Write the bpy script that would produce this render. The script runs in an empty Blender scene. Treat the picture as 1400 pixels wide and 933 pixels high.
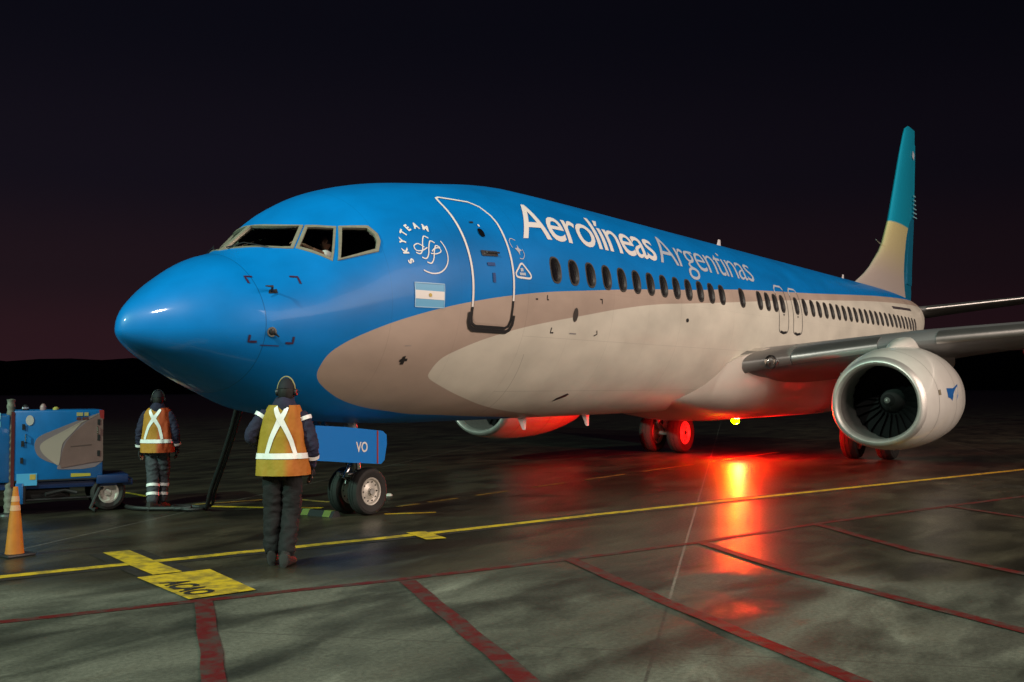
import bpy, bmesh, math, random, bisect
from mathutils import Vector, Matrix, noise
random.seed(7)
SC=bpy.context.scene; COL=SC.collection; R=math.radians; PI=math.pi

# ------------------------------------------------------------ camera, sky, lamps, exposure
cd=bpy.data.cameras.new('camera'); cam=bpy.data.objects.new('camera',cd); COL.objects.link(cam)
CP=Vector((-7.1241,-10.6596,1.8184)); YAW,PIT,ROL=0.6166,0.0463,-0.0052
f_=Vector((math.cos(YAW)*math.cos(PIT),math.sin(YAW)*math.cos(PIT),math.sin(PIT)))
r_=f_.cross(Vector((0,0,1))).normalized(); u_=r_.cross(f_)
r2=r_*math.cos(ROL)+u_*math.sin(ROL); u2=-r_*math.sin(ROL)+u_*math.cos(ROL)
cam.matrix_world=Matrix(((r2.x,u2.x,-f_.x,CP.x),(r2.y,u2.y,-f_.y,CP.y),(r2.z,u2.z,-f_.z,CP.z),(0,0,0,1)))
cd.sensor_width=36; cd.lens=36*1413.05/1400; cd.clip_end=6000; cd.clip_start=.1
SC.camera=cam
SC.view_settings.view_transform='Standard'; SC.view_settings.look='None'
SC.view_settings.exposure=0.0; SC.view_settings.gamma=1; SC.view_settings.use_curve_mapping=False
SC.cycles.use_denoising=True
SC.cycles.max_bounces=6; SC.cycles.sample_clamp_indirect=3

def N(nt,t,**k):
    n=nt.nodes.new(t)
    for a,b in k.items(): setattr(n,a,b)
    return n
w=bpy.data.worlds.new('World'); SC.world=w; w.use_nodes=True
nt=w.node_tree; nt.nodes.clear()
out=N(nt,'ShaderNodeOutputWorld'); bg=N(nt,'ShaderNodeBackground'); nt.links.new(bg.outputs[0],out.inputs[0])
tc=N(nt,'ShaderNodeTexCoord'); sx=N(nt,'ShaderNodeSeparateXYZ'); nt.links.new(tc.outputs['Generated'],sx.inputs[0])
ramp=N(nt,'ShaderNodeValToRGB'); nt.links.new(sx.outputs['Z'],ramp.inputs[0])
cr=ramp.color_ramp; cr.interpolation='EASE'
cr.elements[0].position=0.0; cr.elements[0].color=(.028,.0098,.0132,1)
cr.elements[1].position=.75; cr.elements[1].color=(.0016,.0017,.0042,1)
for ps,c in ((.045,(.0215,.0080,.0115,1)),(.11,(.0130,.0066,.0100,1)),(.20,(.0066,.0049,.0092,1)),(.34,(.0034,.0032,.0065,1))):
    e=cr.elements.new(ps); e.color=c
# the afterglow sits ahead of the aircraft's nose and dies away towards its tail
dt=N(nt,'ShaderNodeVectorMath',operation='DOT_PRODUCT'); dt.inputs[1].default_value=(.25,.97,0)
nt.links.new(tc.outputs['Generated'],dt.inputs[0])
mr=N(nt,'ShaderNodeMapRange'); mr.inputs['From Min'].default_value=-.1; mr.inputs['From Max'].default_value=1; mr.inputs['To Min'].default_value=.30; mr.inputs['To Max'].default_value=1.15
nt.links.new(dt.outputs['Value'],mr.inputs['Value'])
mx=N(nt,'ShaderNodeMix',data_type='RGBA',blend_type='MULTIPLY'); mx.inputs[0].default_value=1
nt.links.new(ramp.outputs[0],mx.inputs[6])
cb=N(nt,'ShaderNodeCombineXYZ')
for i in range(3): nt.links.new(mr.outputs[0],cb.inputs[i])
nt.links.new(cb.outputs[0],mx.inputs[7])
sky=N(nt,'ShaderNodeTexSky',sky_type='NISHITA'); sky.sun_disc=False; sky.sun_elevation=R(-4); sky.sun_rotation=R(-20)
sm=N(nt,'ShaderNodeVectorMath',operation='SCALE'); sm.inputs['Scale'].default_value=.004; nt.links.new(sky.outputs[0],sm.inputs[0])
ad=N(nt,'ShaderNodeVectorMath',operation='ADD'); nt.links.new(mx.outputs[2],ad.inputs[0]); nt.links.new(sm.outputs[0],ad.inputs[1])
nt.links.new(ad.outputs[0],bg.inputs['Color']); bg.inputs['Strength'].default_value=.88

def lamp(name,loc,target,power,col,rad,cone=100,blend=.6):
    d=bpy.data.lights.new(name,'SPOT'); d.energy=power; d.color=col; d.shadow_soft_size=rad; d.spot_size=R(cone); d.spot_blend=blend
    o=bpy.data.objects.new(name,d); COL.objects.link(o); o.location=loc
    o.rotation_euler=(Vector(target)-Vector(loc)).to_track_quat('-Z','Y').to_euler(); return o
# apron floodlight masts, all outside the frame: ahead of the nose, behind the photographer; off the port side a broad soft panel
lamp('floodlight_ahead',(-37,9,23),(6,-1,1),66000,(.58,1,.78),.42,90)
lamp('floodlight_behind',(-19,-9,21),(5,-2,2),15500,(1,.93,.82),.32,110)
d=bpy.data.lights.new('port_soft_panel','AREA'); d.shape='RECTANGLE'; d.size=34; d.size_y=18; d.energy=16500; d.color=(1,.78,.66)  # unseen soft panel added for port side light, enlarged to spread its reflection
o=bpy.data.objects.new('port_soft_panel',d); COL.objects.link(o); o.location=(14,-40,17); o.rotation_euler=(R(72),0,R(4))

# ------------------------------------------------------------ helpers
def mat(name,col,rough=.5,metal=0,spec=.5,coat=0,var=0,vs=6,bump=0,bs=60,emit=None,es=0,rvar=0):
    m=bpy.data.materials.new(name); m.use_nodes=True; nt=m.node_tree; b=nt.nodes['Principled BSDF']
    b.inputs['Base Color'].default_value=(*col,1); b.inputs['Roughness'].default_value=rough; b.inputs['Metallic'].default_value=metal
    b.inputs['Specular IOR Level'].default_value=spec; b.inputs['Coat Weight'].default_value=coat; b.inputs['Coat Roughness'].default_value=.08
    if emit: b.inputs['Emission Color'].default_value=(*emit,1); b.inputs['Emission Strength'].default_value=es
    if var or bump or rvar:
        tc=N(nt,'ShaderNodeTexCoord')
        no=N(nt,'ShaderNodeTexNoise'); no.inputs['Scale'].default_value=vs; no.inputs['Detail'].default_value=6; nt.links.new(tc.outputs['Object'],no.inputs['Vector'])
        if var:
            mp=N(nt,'ShaderNodeMapRange'); mp.inputs['From Min'].default_value=.3; mp.inputs['From Max'].default_value=.7; mp.inputs['To Min'].default_value=1-var; mp.inputs['To Max'].default_value=1+var
            nt.links.new(no.outputs['Fac'],mp.inputs['Value'])
            sc=N(nt,'ShaderNodeVectorMath',operation='SCALE'); sc.inputs[0].default_value=col; nt.links.new(mp.outputs[0],sc.inputs['Scale']); nt.links.new(sc.outputs[0],b.inputs['Base Color'])
        if rvar:
            mp=N(nt,'ShaderNodeMapRange'); mp.inputs['To Min'].default_value=rough-rvar; mp.inputs['To Max'].default_value=rough+rvar
            nt.links.new(no.outputs['Fac'],mp.inputs['Value']); nt.links.new(mp.outputs[0],b.inputs['Roughness'])
        if bump:
            n2=N(nt,'ShaderNodeTexNoise'); n2.inputs['Scale'].default_value=bs; n2.inputs['Detail'].default_value=4; nt.links.new(tc.outputs['Object'],n2.inputs['Vector'])
            bp=N(nt,'ShaderNodeBump'); bp.inputs['Strength'].default_value=bump; bp.inputs['Distance'].default_value=.02
            nt.links.new(n2.outputs['Fac'],bp.inputs['Height']); nt.links.new(bp.outputs[0],b.inputs['Normal'])
    return m

class MB:
    """collects vertices and faces; build() links them as one mesh object"""
    def __init__(s): s.v=[]; s.f=[]; s.mi=[]; s.k=0
    def add(s,vs,fs,mi=None):
        o=len(s.v); s.v+= [tuple(v) for v in vs]; s.f+=[tuple(i+o for i in f) for f in fs]; s.mi+=[s.k if mi is None else mi]*len(fs); return s
    def box(s,c,d,rot=None,bev=0):
        bm=bmesh.new(); bmesh.ops.create_cube(bm,size=1)
        for v in bm.verts: v.co=Vector((v.co.x*d[0],v.co.y*d[1],v.co.z*d[2]))
        if bev: bmesh.ops.bevel(bm,geom=bm.edges[:],offset=bev,segments=2,affect='EDGES',profile=.5)
        M=Matrix.Translation(c)@(rot.to_4x4() if rot else Matrix())
        bm.verts.index_update(); s.add([M@v.co for v in bm.verts],[[v.index for v in f.verts] for f in bm.faces]); bm.free(); return s
    def loft(s,rings,caps=True,closed=True):
        n=len(rings[0]); vs=[p for r in rings for p in r]; fs=[]
        for i in range(len(rings)-1):
            for j in range(n if closed else n-1):
                a=i*n+j; b=i*n+(j+1)%n; fs.append((a,b,b+n,a+n))
        if caps: fs.append(tuple(range(n))[::-1]); fs.append(tuple(range(len(vs)-n,len(vs))))
        return s.add(vs,fs)
    def tube(s,pts,rad,n=10,caps=True):
        pts=[Vector(p) for p in pts]; rad=rad if isinstance(rad,(list,tuple)) else [rad]*len(pts); rings=[]; up=None
        for i,p in enumerate(pts):
            d=(pts[min(i+1,len(pts)-1)]-pts[max(i-1,0)]).normalized()
            if up is None: up=d.orthogonal().normalized()
            up=(up-d*up.dot(d)).normalized(); sd=d.cross(up)
            rings.append([p+(up*math.cos(2*PI*j/n)+sd*math.sin(2*PI*j/n))*rad[i] for j in range(n)])
        return s.loft(rings,caps)
    def lathe(s,prof,c,axis=(1,0,0),n=48,up=(0,0,1),sz=1.0):
        """prof = [(along axis, radius)]"""
        a=Vector(axis).normalized(); u=Vector(up) if abs(a.dot(Vector(up)))<.98 else Vector((1,0,0)); u=(u-a*u.dot(a)).normalized(); v=a.cross(u); c=Vector(c); rings=[]
        for x,r in prof: rings.append([c+a*x+u*(r*math.cos(2*PI*j/n)*sz)+v*(r*math.sin(2*PI*j/n)) for j in range(n)])
        return s.loft(rings,False)
    def build(s,name,mats,parent=None,smooth=True,ang=40):
        me=bpy.data.meshes.new(name); me.from_pydata(s.v,[],s.f); me.validate()
        if not isinstance(mats,(list,tuple)): mats=[mats]
        for m in mats: me.materials.append(m)
        if len(mats)>1 and len(me.polygons)==len(s.mi):
            for p,i in zip(me.polygons,s.mi): p.material_index=i
        bm=bmesh.new(); bm.from_mesh(me); bmesh.ops.remove_doubles(bm,verts=bm.verts,dist=1e-5); bmesh.ops.recalc_face_normals(bm,faces=bm.faces)
        for f in bm.faces: f.smooth=smooth
        if smooth:
            for e in bm.edges:
                if len(e.link_faces)==2 and e.calc_face_angle(0)>R(ang): e.smooth=False
        bm.to_mesh(me); bm.free()
        return link(name,me,parent)
def link(name,me,parent=None):
    o=bpy.data.objects.new(name,me); COL.objects.link(o)
    if parent: o.parent=parent
    return o
def tag(o,label=None,cat=None,group=None,kind=None):
    for k,v in (('label',label),('category',cat),('group',group),('kind',kind)):
        if v: o[k]=v
    return o
def thing(name,loc,rz,label,cat,group=None):
    o=bpy.data.objects.new(name,None); COL.objects.link(o); o.location=loc; o.rotation_euler=(0,0,rz); o.empty_display_size=.3
    return tag(o,label,cat,group)
def realize(o,mods=True):
    dg=bpy.context.evaluated_depsgraph_get(); dg.update(); e=o.evaluated_get(dg); me=bpy.data.meshes.new_from_object(e,depsgraph=dg)
    o.modifiers.clear(); o.data=me; return o
def boolean(o,cut):
    m=o.modifiers.new('b','BOOLEAN'); m.operation='DIFFERENCE'; m.solver='EXACT'; m.object=cut
    realize(o); me=cut.data; bpy.data.objects.remove(cut); return o
def text_mesh(s,size=1,offset=0,spacing=1,cuts=None):
    """flat lettering as vertices and faces; cuts = heights at which to split it so that it can be wrapped round a curve"""
    c=bpy.data.curves.new('t','FONT'); c.body=s; c.size=size; c.offset=offset; c.space_character=spacing; c.resolution_u=4
    o=bpy.data.objects.new('t',c); COL.objects.link(o)
    dg=bpy.context.evaluated_depsgraph_get(); dg.update(); me=bpy.data.meshes.new_from_object(o.evaluated_get(dg),depsgraph=dg)
    bm=bmesh.new(); bm.from_mesh(me); bpy.data.objects.remove(o)
    if cuts:
        for z in cuts: bmesh.ops.bisect_plane(bm,geom=bm.verts[:]+bm.edges[:]+bm.faces[:],plane_co=(0,z,0),plane_no=(0,1,0))
    bm.verts.index_update(); v=[tuple(x.co) for x in bm.verts]; f=[tuple(x.index for x in g.verts) for g in bm.faces]; bm.free()
    return v,f

# ------------------------------------------------------------ the hull's shape (metres, x aft of the nose tip, port side is -y)
def pchip(xs,ys):
    n=len(xs);h=[xs[i+1]-xs[i] for i in range(n-1)];d=[(ys[i+1]-ys[i])/h[i] for i in range(n-1)]
    m=[0.0]*n
    for i in range(1,n-1):
        if d[i-1]*d[i]>0:
            w1=2*h[i]+h[i-1];w2=h[i]+2*h[i-1];m[i]=(w1+w2)/(w1/d[i-1]+w2/d[i])
    m[0]=d[0]*1.5-m[1]*.5
    def f(x):
        if x<=xs[0]:return ys[0]
        if x>=xs[-1]:return ys[-1]
        i=bisect.bisect_right(xs,x)-1;t=(x-xs[i])/h[i]
        return ys[i]*(1+2*t)*(1-t)**2+h[i]*m[i]*t*(1-t)**2+ys[i+1]*t*t*(3-2*t)+h[i]*m[i+1]*t*t*(t-1)
    return f
# fuselage stations: x aft of the nose tip (m); y<0 is the port side; z above ground
KX=[0,.05,.25,.6,1.1,1.44,1.8,2.3,3.0,4.0,5.2,7.0,9.0,25.5,27.5,30,32.5,34.5,36,36.4]
ZTOP=[2.528,2.72,2.942,3.206,3.492,3.605,3.874,4.262,4.592,4.868,5.056,5.26,5.28,5.28,5.28,5.26,5.18,5.03,4.86,4.66]
ZBOT=[2.528,2.432,2.288,2.109,1.865,1.722,1.574,1.475,1.39,1.33,1.30,1.30,1.30,1.30,1.55,2.25,3.08,3.82,4.25,4.46]
HW=[0,.135,.381,.71,1.017,1.166,1.277,1.449,1.622,1.766,1.84,1.879,1.88,1.88,1.80,1.55,1.12,.62,.27,.10]
ZW=[2.528,2.535,2.545,2.56,2.60,2.66,2.72,2.82,2.98,3.18,3.34,3.43,3.43,3.43,3.55,3.85,4.2,4.45,4.55,4.56]
NX=[0,.9,1.5,1.9,2.4,3.2,40];NV=[2,2,1.7,1.6,1.7,2,2]
def nexp(x):
    i=min(max(bisect.bisect_right(NX,x)-1,0),len(NX)-2);t=min(max((x-NX[i])/(NX[i+1]-NX[i]),0),1);t=t*t*(3-2*t)
    return NV[i]+(NV[i+1]-NV[i])*t
_s=[math.sqrt(k) for k in KX]
_T,_B,_W,_C=(pchip(_s,v) for v in (ZTOP,ZBOT,HW,ZW))
def sec(x):
    a=math.sqrt(max(x,0));return _T(a),_B(a),_W(a),_C(a)
def fpt(x,t):
    """point at station x, angle t: 0 = port beam, +90 deg = crown"""
    T,B,W,C=sec(x);s=math.sin(t);c=math.cos(t);e=2/nexp(x) if s>0 else 1.0
    sp=math.copysign(abs(s)**e,s);cp=math.copysign(abs(c)**e,c)
    return (x,-W*cp,C+(T-C if s>0 else C-B)*sp)
def impl(x,y,z):
    T,B,W,C=sec(x);up=z>C;H=(T-C) if up else (C-B);n=nexp(x) if up else 2.0
    return (abs(y)/max(W,1e-6))**n+(abs(z-C)/max(H,1e-6))**n-1
def fnorm(x,y,z):
    if x<.004: return (-1,0,0)
    e=max(.002,min(.02,x*.1))
    gx=(impl(x+e,y,z)-impl(x-e,y,z))/(2*e)
    T,B,W,C=sec(x);up=z>C;H=max((T-C) if up else (C-B),1e-4);W=max(W,1e-4);n=nexp(x) if up else 2.0
    gy=n*math.copysign((abs(y)/W)**(n-1),y)/W;gz=n*math.copysign((abs(z-C)/H)**(n-1),z-C)/H
    l=math.sqrt(gx*gx+gy*gy+gz*gz) or 1
    return (gx/l,gy/l,gz/l)
def side(x,z,off=0,sg=-1):
    """surface point at station x and height z (port side: sg=-1), lifted by off along the normal"""
    T,B,W,C=sec(x);up=z>C;H=(T-C) if up else (C-B);k=min(.9995,abs(z-C)/H);n=nexp(x) if up else 2.0
    y=sg*W*(1-k**n)**(1/n);nn=fnorm(x,y,z);return (x+nn[0]*off,y+nn[1]*off,z+nn[2]*off)

# ------------------------------------------------------------ ground
def ground_mat():
    m=bpy.data.materials.new('apron concrete'); m.use_nodes=True; nt=m.node_tree; b=nt.nodes['Principled BSDF']; L=nt.links.new
    tc=N(nt,'ShaderNodeTexCoord')
    mp=N(nt,'ShaderNodeMapping'); mp.inputs['Rotation'].default_value=(0,0,R(-24)); mp.inputs['Scale'].default_value=(.45,1,1); L(tc.outputs['Object'],mp.inputs[0])
    def noi(sc,de,v=None,dist=0,ro=.55):
        n=N(nt,'ShaderNodeTexNoise'); n.inputs['Scale'].default_value=sc; n.inputs['Detail'].default_value=de; n.inputs['Distortion'].default_value=dist; n.inputs['Roughness'].default_value=ro
        L(v or mp.outputs[0],n.inputs['Vector']); return n.outputs['Fac']
    def rng(s,a,b_,c,d,sm=True):
        n=N(nt,'ShaderNodeMapRange'); n.interpolation_type='SMOOTHSTEP' if sm else 'LINEAR'
        for k,v in zip(('From Min','From Max','To Min','To Max'),(a,b_,c,d)): n.inputs[k].default_value=v
        L(s,n.inputs['Value']); return n.outputs[0]
    def mth(op,a,b_=None):
        n=N(nt,'ShaderNodeMath',operation=op); L(a,n.inputs[0]) if not isinstance(a,float) else setattr(n.inputs[0],'default_value',a)
        if b_ is not None:
            if isinstance(b_,(int,float)): n.inputs[1].default_value=b_
            else: L(b_,n.inputs[1])
        return n.outputs[0]
    big=noi(.42,5,dist=.6); mid=noi(1.7,6,dist=.4); fine=noi(26,7,tc.outputs['Object'],ro=.7); speck=noi(160,3,tc.outputs['Object'])
    # damp patches: a broad noise, wetter under and beyond the aircraft where rain has pooled
    sp=N(nt,'ShaderNodeSeparateXYZ'); L(tc.outputs['Object'],sp.inputs[0])
    dist=N(nt,'ShaderNodeVectorMath',operation='DOT_PRODUCT'); dist.inputs[1].default_value=(.815,.58,0); L(tc.outputs['Object'],dist.inputs[0])
    far=rng(dist.outputs['Value'],-2.9,-1.0,0,.25)
    wet=rng(mth('ADD',mth('ADD',mth('MULTIPLY',big,.62),mth('MULTIPLY',mid,.38)),far),.54,.68,0,1)
    base=N(nt,'ShaderNodeMix',data_type='RGBA'); base.inputs[6].default_value=(.044,.047,.037,1); base.inputs[7].default_value=(.128,.132,.106,1)
    L(rng(mid,.3,.7,0,1),base.inputs[0])
    fi=N(nt,'ShaderNodeMix',data_type='RGBA',blend_type='MULTIPLY'); fi.inputs[0].default_value=1; L(base.outputs[2],fi.inputs[6])
    cv=N(nt,'ShaderNodeCombineXYZ'); fv=mth('MULTIPLY',rng(fine,.25,.75,.55,1.40,False),rng(speck,.3,.7,.70,1.28,False))
    for i in range(3): L(fv,cv.inputs[i])
    L(cv.outputs[0],fi.inputs[7])
    mp2=N(nt,'ShaderNodeMapping'); mp2.inputs['Rotation'].default_value=(0,0,R(-24)); mp2.inputs['Scale'].default_value=(.42,1,1); mp2.inputs['Location'].default_value=(3,7,0); L(tc.outputs['Object'],mp2.inputs[0])
    wisp=noi(1.1,8,mp2.outputs[0],1.2,.6); stain=noi(.9,6,mp2.outputs[0],.5,.5)
    tone=mth('MULTIPLY',rng(wisp,.54,.70,1,1.6),rng(stain,.38,.50,.48,1))
    ts=N(nt,'ShaderNodeVectorMath',operation='SCALE'); L(fi.outputs[2],ts.inputs[0]); L(tone,ts.inputs['Scale'])
    wt=N(nt,'ShaderNodeMix',data_type='RGBA',blend_type='MULTIPLY'); L(wet,wt.inputs[0]); L(ts.outputs[0],wt.inputs[6]); wt.inputs[7].default_value=(.42,.36,.29,1)
    # slab joints, 7.5 m apart, running across the stand; sealant is pale and worn in places
    dj=N(nt,'ShaderNodeVectorMath',operation='DOT_PRODUCT'); dj.inputs[1].default_value=(-.397,.918,0); L(tc.outputs['Object'],dj.inputs[0])
    def joint(src,off,per):
        a=mth('ABSOLUTE',mth('SUBTRACT',mth('FRACT',mth('ADD',mth('DIVIDE',mth('SUBTRACT',src,off),per),.5)),.5)); return rng(mth('MULTIPLY',a,per),.006,.018,1,0)
    j=mth('MULTIPLY',joint(dj.outputs['Value'],-6.41,7.5),rng(fine,.40,.58,.25,1))
    dk=N(nt,'ShaderNodeVectorMath',operation='DOT_PRODUCT'); dk.inputs[1].default_value=(.918,.397,0); L(tc.outputs['Object'],dk.inputs[0])
    j2=mth('MULTIPLY',joint(dk.outputs['Value'],-12.5,9.0),.6)
    jm=N(nt,'ShaderNodeMix',data_type='RGBA'); L(mth('MULTIPLY',j,.8),jm.inputs[0]); L(wt.outputs[2],jm.inputs[6])
    jc=N(nt,'ShaderNodeMix',data_type='RGBA'); jc.inputs[6].default_value=(.03,.028,.024,1); jc.inputs[7].default_value=(.24,.22,.19,1); L(rng(dk.outputs['Value'],-2.2,-1.2,0,1),jc.inputs[0]); L(jc.outputs[2],jm.inputs[7])
    j3=N(nt,'ShaderNodeMix',data_type='RGBA'); L(mth('MULTIPLY',j2,.8),j3.inputs[0]); L(jm.outputs[2],j3.inputs[6]); j3.inputs[7].default_value=(.04,.037,.03,1)
    L(j3.outputs[2],b.inputs['Base Color'])
    ro=N(nt,'ShaderNodeMix',data_type='FLOAT'); L(wet,ro.inputs[0]); L(rng(mid,.3,.7,.60,.82),ro.inputs[2]); L(rng(fine,.3,.7,.29,.42),ro.inputs[3]); L(rng(wet,0,1,.16,.36,False),b.inputs['Specular IOR Level']); L(ro.outputs[0],b.inputs['Roughness'])
    bp=N(nt,'ShaderNodeBump'); bp.inputs['Strength'].default_value=.40; bp.inputs['Distance'].default_value=.006
    hh=mth('ADD',mth('MULTIPLY',fine,.7),mth('MULTIPLY',speck,.25)); L(hh,bp.inputs['Height']); L(bp.outputs[0],b.inputs['Normal'])
    return m
def paint_mat(name,col,wear=.5):
    m=bpy.data.materials.new(name); m.use_nodes=True; nt=m.node_tree; b=nt.nodes['Principled BSDF']; L=nt.links.new
    tc=N(nt,'ShaderNodeTexCoord'); n=N(nt,'ShaderNodeTexNoise'); n.inputs['Scale'].default_value=5; n.inputs['Detail'].default_value=8; n.inputs['Roughness'].default_value=.7; L(tc.outputs['Object'],n.inputs[0])
    r=N(nt,'ShaderNodeMapRange'); r.inputs['From Min'].default_value=.40; r.inputs['From Max'].default_value=.56; r.inputs['To Min'].default_value=wear; r.inputs['To Max'].default_value=0; L(n.outputs['Fac'],r.inputs['Value'])
    x=N(nt,'ShaderNodeMix',data_type='RGBA'); L(r.outputs[0],x.inputs[0]); x.inputs[6].default_value=(*col,1); x.inputs[7].default_value=(.05,.046,.038,1); L(x.outputs[2],b.inputs['Base Color'])
    b.inputs['Roughness'].default_value=.58; b.inputs['Specular IOR Level'].default_value=.3
    n2=N(nt,'ShaderNodeTexNoise'); n2.inputs['Scale'].default_value=70; L(tc.outputs['Object'],n2.inputs[0]); bp=N(nt,'ShaderNodeBump'); bp.inputs['Strength'].default_value=.3; bp.inputs['Distance'].default_value=.004; L(n2.outputs['Fac'],bp.inputs['Height']); L(bp.outputs[0],b.inputs['Normal'])
    return m
g=MB(); g.add([(-2500,-2500,0),(2500,-2500,0),(2500,2500,0),(-2500,2500,0)],[(0,1,2,3)])
tag(g.build('apron',ground_mat(),smooth=False),kind='structure')
YEL=paint_mat('yellow line paint',(.58,.40,.02),.6); RED=paint_mat('red line paint',(.10,.006,.005),.85); BLK=paint_mat('black border paint',(.022,.020,.018),.4); YFA=paint_mat('faded yellow paint',(.36,.27,.05),.8)
def strip(pts,wd,z,name,m):
    mb=MB(); P=[Vector((x,y,0)) for x,y in pts]; l=[];r=[]
    # resample so that edges can wander slightly, as sprayed lines do
    Q=[]
    for a,b in zip(P[:-1],P[1:]):
        k=max(1,int((b-a).length/.35)); Q+=[a.lerp(b,i/k) for i in range(k)]
    Q.append(P[-1]); vs=[]
    for i,p in enumerate(Q):
        d=(Q[min(i+1,len(Q)-1)]-Q[max(i-1,0)]).normalized(); n=Vector((-d.y,d.x,0)); j=.006*math.sin(i*1.7)+.004*math.sin(i*4.1)
        a=p+n*(wd/2+j); b=p-n*(wd/2-j); vs+=[(a.x,a.y,z),(b.x,b.y,z)]
    mb.add(vs,[(2*i,2*i+1,2*i+3,2*i+2) for i in range(len(Q)-1)])
    return tag(mb.build(name,m,smooth=False),kind='structure')
MAIN=[(-14,3.1),(-1.7,-.66),(.2,-1.30),(3.0,-2.22),(5.65,-2.95),(7.87,-3.60),(10.32,-4.36),(13.58,-5.36),(17.91,-6.70),(40,-13.5)]
strip(MAIN,.44,.004,'line_border',BLK); strip(MAIN,.17,.008,'yellow_line',YEL)
strip([(2.95,-2.0),(2.62,-2.62)],.26,.012,'yellow_line_tick',YEL)
strip([(-.125,-.20),(-.67,-1.88)],.58,.0046,'line_border',BLK)
strip([(-.125,-.21),(-.67,-1.875)],.29,.012,'yellow_bar',YEL)
def patch(q,z,name,m):
    mb=MB(); mb.add([(x,y,z) for x,y in q],[(0,1,2,3)]); return tag(mb.build(name,m,smooth=False),kind='structure')
patch([(-.98,-1.83),(-.28,-2.04),(-.75,-3.28),(-1.36,-3.12)],.012,'yellow_stand_marking',YEL)
tv,tf=text_mesh('ACAO',.44,.016)
mxu=max(v[0] for v in tv); U=Vector((-.36,-1.22,0)); V=Vector((.46,-.14,0)); O=Vector((-1.06,-1.92,0))
mb=MB(); mb.add([tuple(O+U*(v[0]/mxu*.60+.27)+V*(v[1]/.33*.56+.24)+Vector((0,0,.016))) for v in tv],tf)
tag(mb.build('stand_lettering',BLK,smooth=False),kind='structure')
strip([(-7,-.75),(-2.72,-2.60),(-1.38,-3.2),(.38,-3.99),(2.2,-4.70),(4.05,-5.32),(6.56,-5.95),(8.62,-6.60),(11.41,-7.5),(24,-11.6)],.12,.004,'red_line',RED)
strip([(-1.33,-3.28),(-2.87,-5.36),(-4.4,-7.4)],.15,.008,'red_hatch_line',RED)
strip([(.38,-4.10),(-1.77,-6.97),(-3.2,-8.9)],.16,.008,'red_hatch_line',RED)
strip([(2.27,-4.74),(.93,-6.50),(-.62,-8.65),(-1.6,-10)],.15,.008,'red_hatch_line',RED)
strip([(4.13,-5.40),(2.94,-6.85),(1.50,-9.1),(.3,-11)],.14,.008,'red_hatch_line',RED)
strip([(6.45,-5.98),(4.8,-7.65),(3.6,-9.4)],.13,.008,'red_hatch_line',RED)
strip([(9.6,-6.9),(7.6,-9.6)],.13,.008,'red_hatch_line',RED)
for a,b in ((5.0,5.5),(5.75,6.5),(7.0,7.95),(8.7,9.8),(10.6,12.2),(13.0,15.5),(16.5,21)): strip([(a,.13),(b,.12)],.11,.004,'lead_in_line',YFA)
strip([(3.4,2.75),(3.75,1.9),(4.25,1.0)],.16,.004,'yellow_guide_arc',YEL); strip([(3.25,3.15),(4.9,2.6),(4.9,1.5)],.13,.004,'yellow_guide_line',YFA)
strip([(4.18,-.35),(4.75,-.85)],.12,.004,'yellow_guide_line',YEL)
strip([(4.3,7.0),(3.75,4.4)],.10,.004,'yellow_guide_line',YEL)
# low land on the horizon
hm=mat('dark land',(.012,.011,.010),.9)
mb=MB(); rings=[[],[],[]]
for i in range(240):
    a=2*PI*i/240; h=21+5*noise.noise(Vector((math.cos(a)*5,math.sin(a)*5,0)))+3*noise.noise(Vector((math.cos(a)*31,math.sin(a)*31,2)))
    c,s=math.cos(a),math.sin(a); rings[0].append((c*560,s*560,-.5)); rings[1].append((c*640,s*640,h)); rings[2].append((c*1100,s*1100,h*1.15))
mb.loft(rings,False); tag(mb.build('hills',hm),kind='structure')

# ------------------------------------------------------------ the airliner
def curve_node(nt,src,pts,x0,xs,ys):
    """z of a livery edge as a function of x; sampled along sqrt(x-x0) so the rounded tips stay smooth"""
    L=nt.links.new
    a=N(nt,'ShaderNodeMath',operation='SUBTRACT'); L(src,a.inputs[0]); a.inputs[1].default_value=x0
    d=N(nt,'ShaderNodeMath',operation='DIVIDE'); L(a.outputs[0],d.inputs[0]); d.inputs[1].default_value=xs; d.use_clamp=True
    q=N(nt,'ShaderNodeMath',operation='SQRT'); L(d.outputs[0],q.inputs[0])
    c=N(nt,'ShaderNodeFloatCurve'); L(q.outputs[0],c.inputs['Value']); cv=c.mapping.curves[0]
    P=[(math.sqrt((x-x0)/xs),z/ys) for x,z in pts]
    cv.points[0].location=P[0]; cv.points[1].location=P[-1]
    for p in P[1:-1]: cv.points.new(*p)
    c.mapping.update()
    m=N(nt,'ShaderNodeMath',operation='MULTIPLY'); L(c.outputs[0],m.inputs[0]); m.inputs[1].default_value=ys; return m.outputs[0]
AU=[(2.08,2.08),(2.11,2.23),(2.29,2.40),(2.57,2.54),(3.12,2.74),(3.75,2.91),(4.41,3.05),(5.32,3.2),(6.27,3.32),(7.34,3.42),(8.57,3.53),(9.96,3.64),(11.55,3.75),(13.4,3.9),(15.1,4.01),(18.2,4.18),(21.4,4.38),(25.6,4.64),(38.08,5.2)]
AL=[(2.08,2.08),(2.12,1.98),(2.33,1.84),(2.8,1.67),(3.31,1.57),(3.84,1.51),(4.36,1.46),(5.05,1.43),(6.1,1.38),(7.2,1.34),(9,1.2),(38.08,.8)]
BU=[(3.95,2.03),(4.02,2.21),(4.38,2.39),(4.81,2.53),(5.28,2.65),(5.8,2.76),(6.55,2.89),(7.39,3.02),(8.58,3.2),(9.93,3.36),(11.5,3.48),(13.3,3.62),(17.5,3.95),(21,4.18),(25,4.42),(39.95,5.0)]
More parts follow.
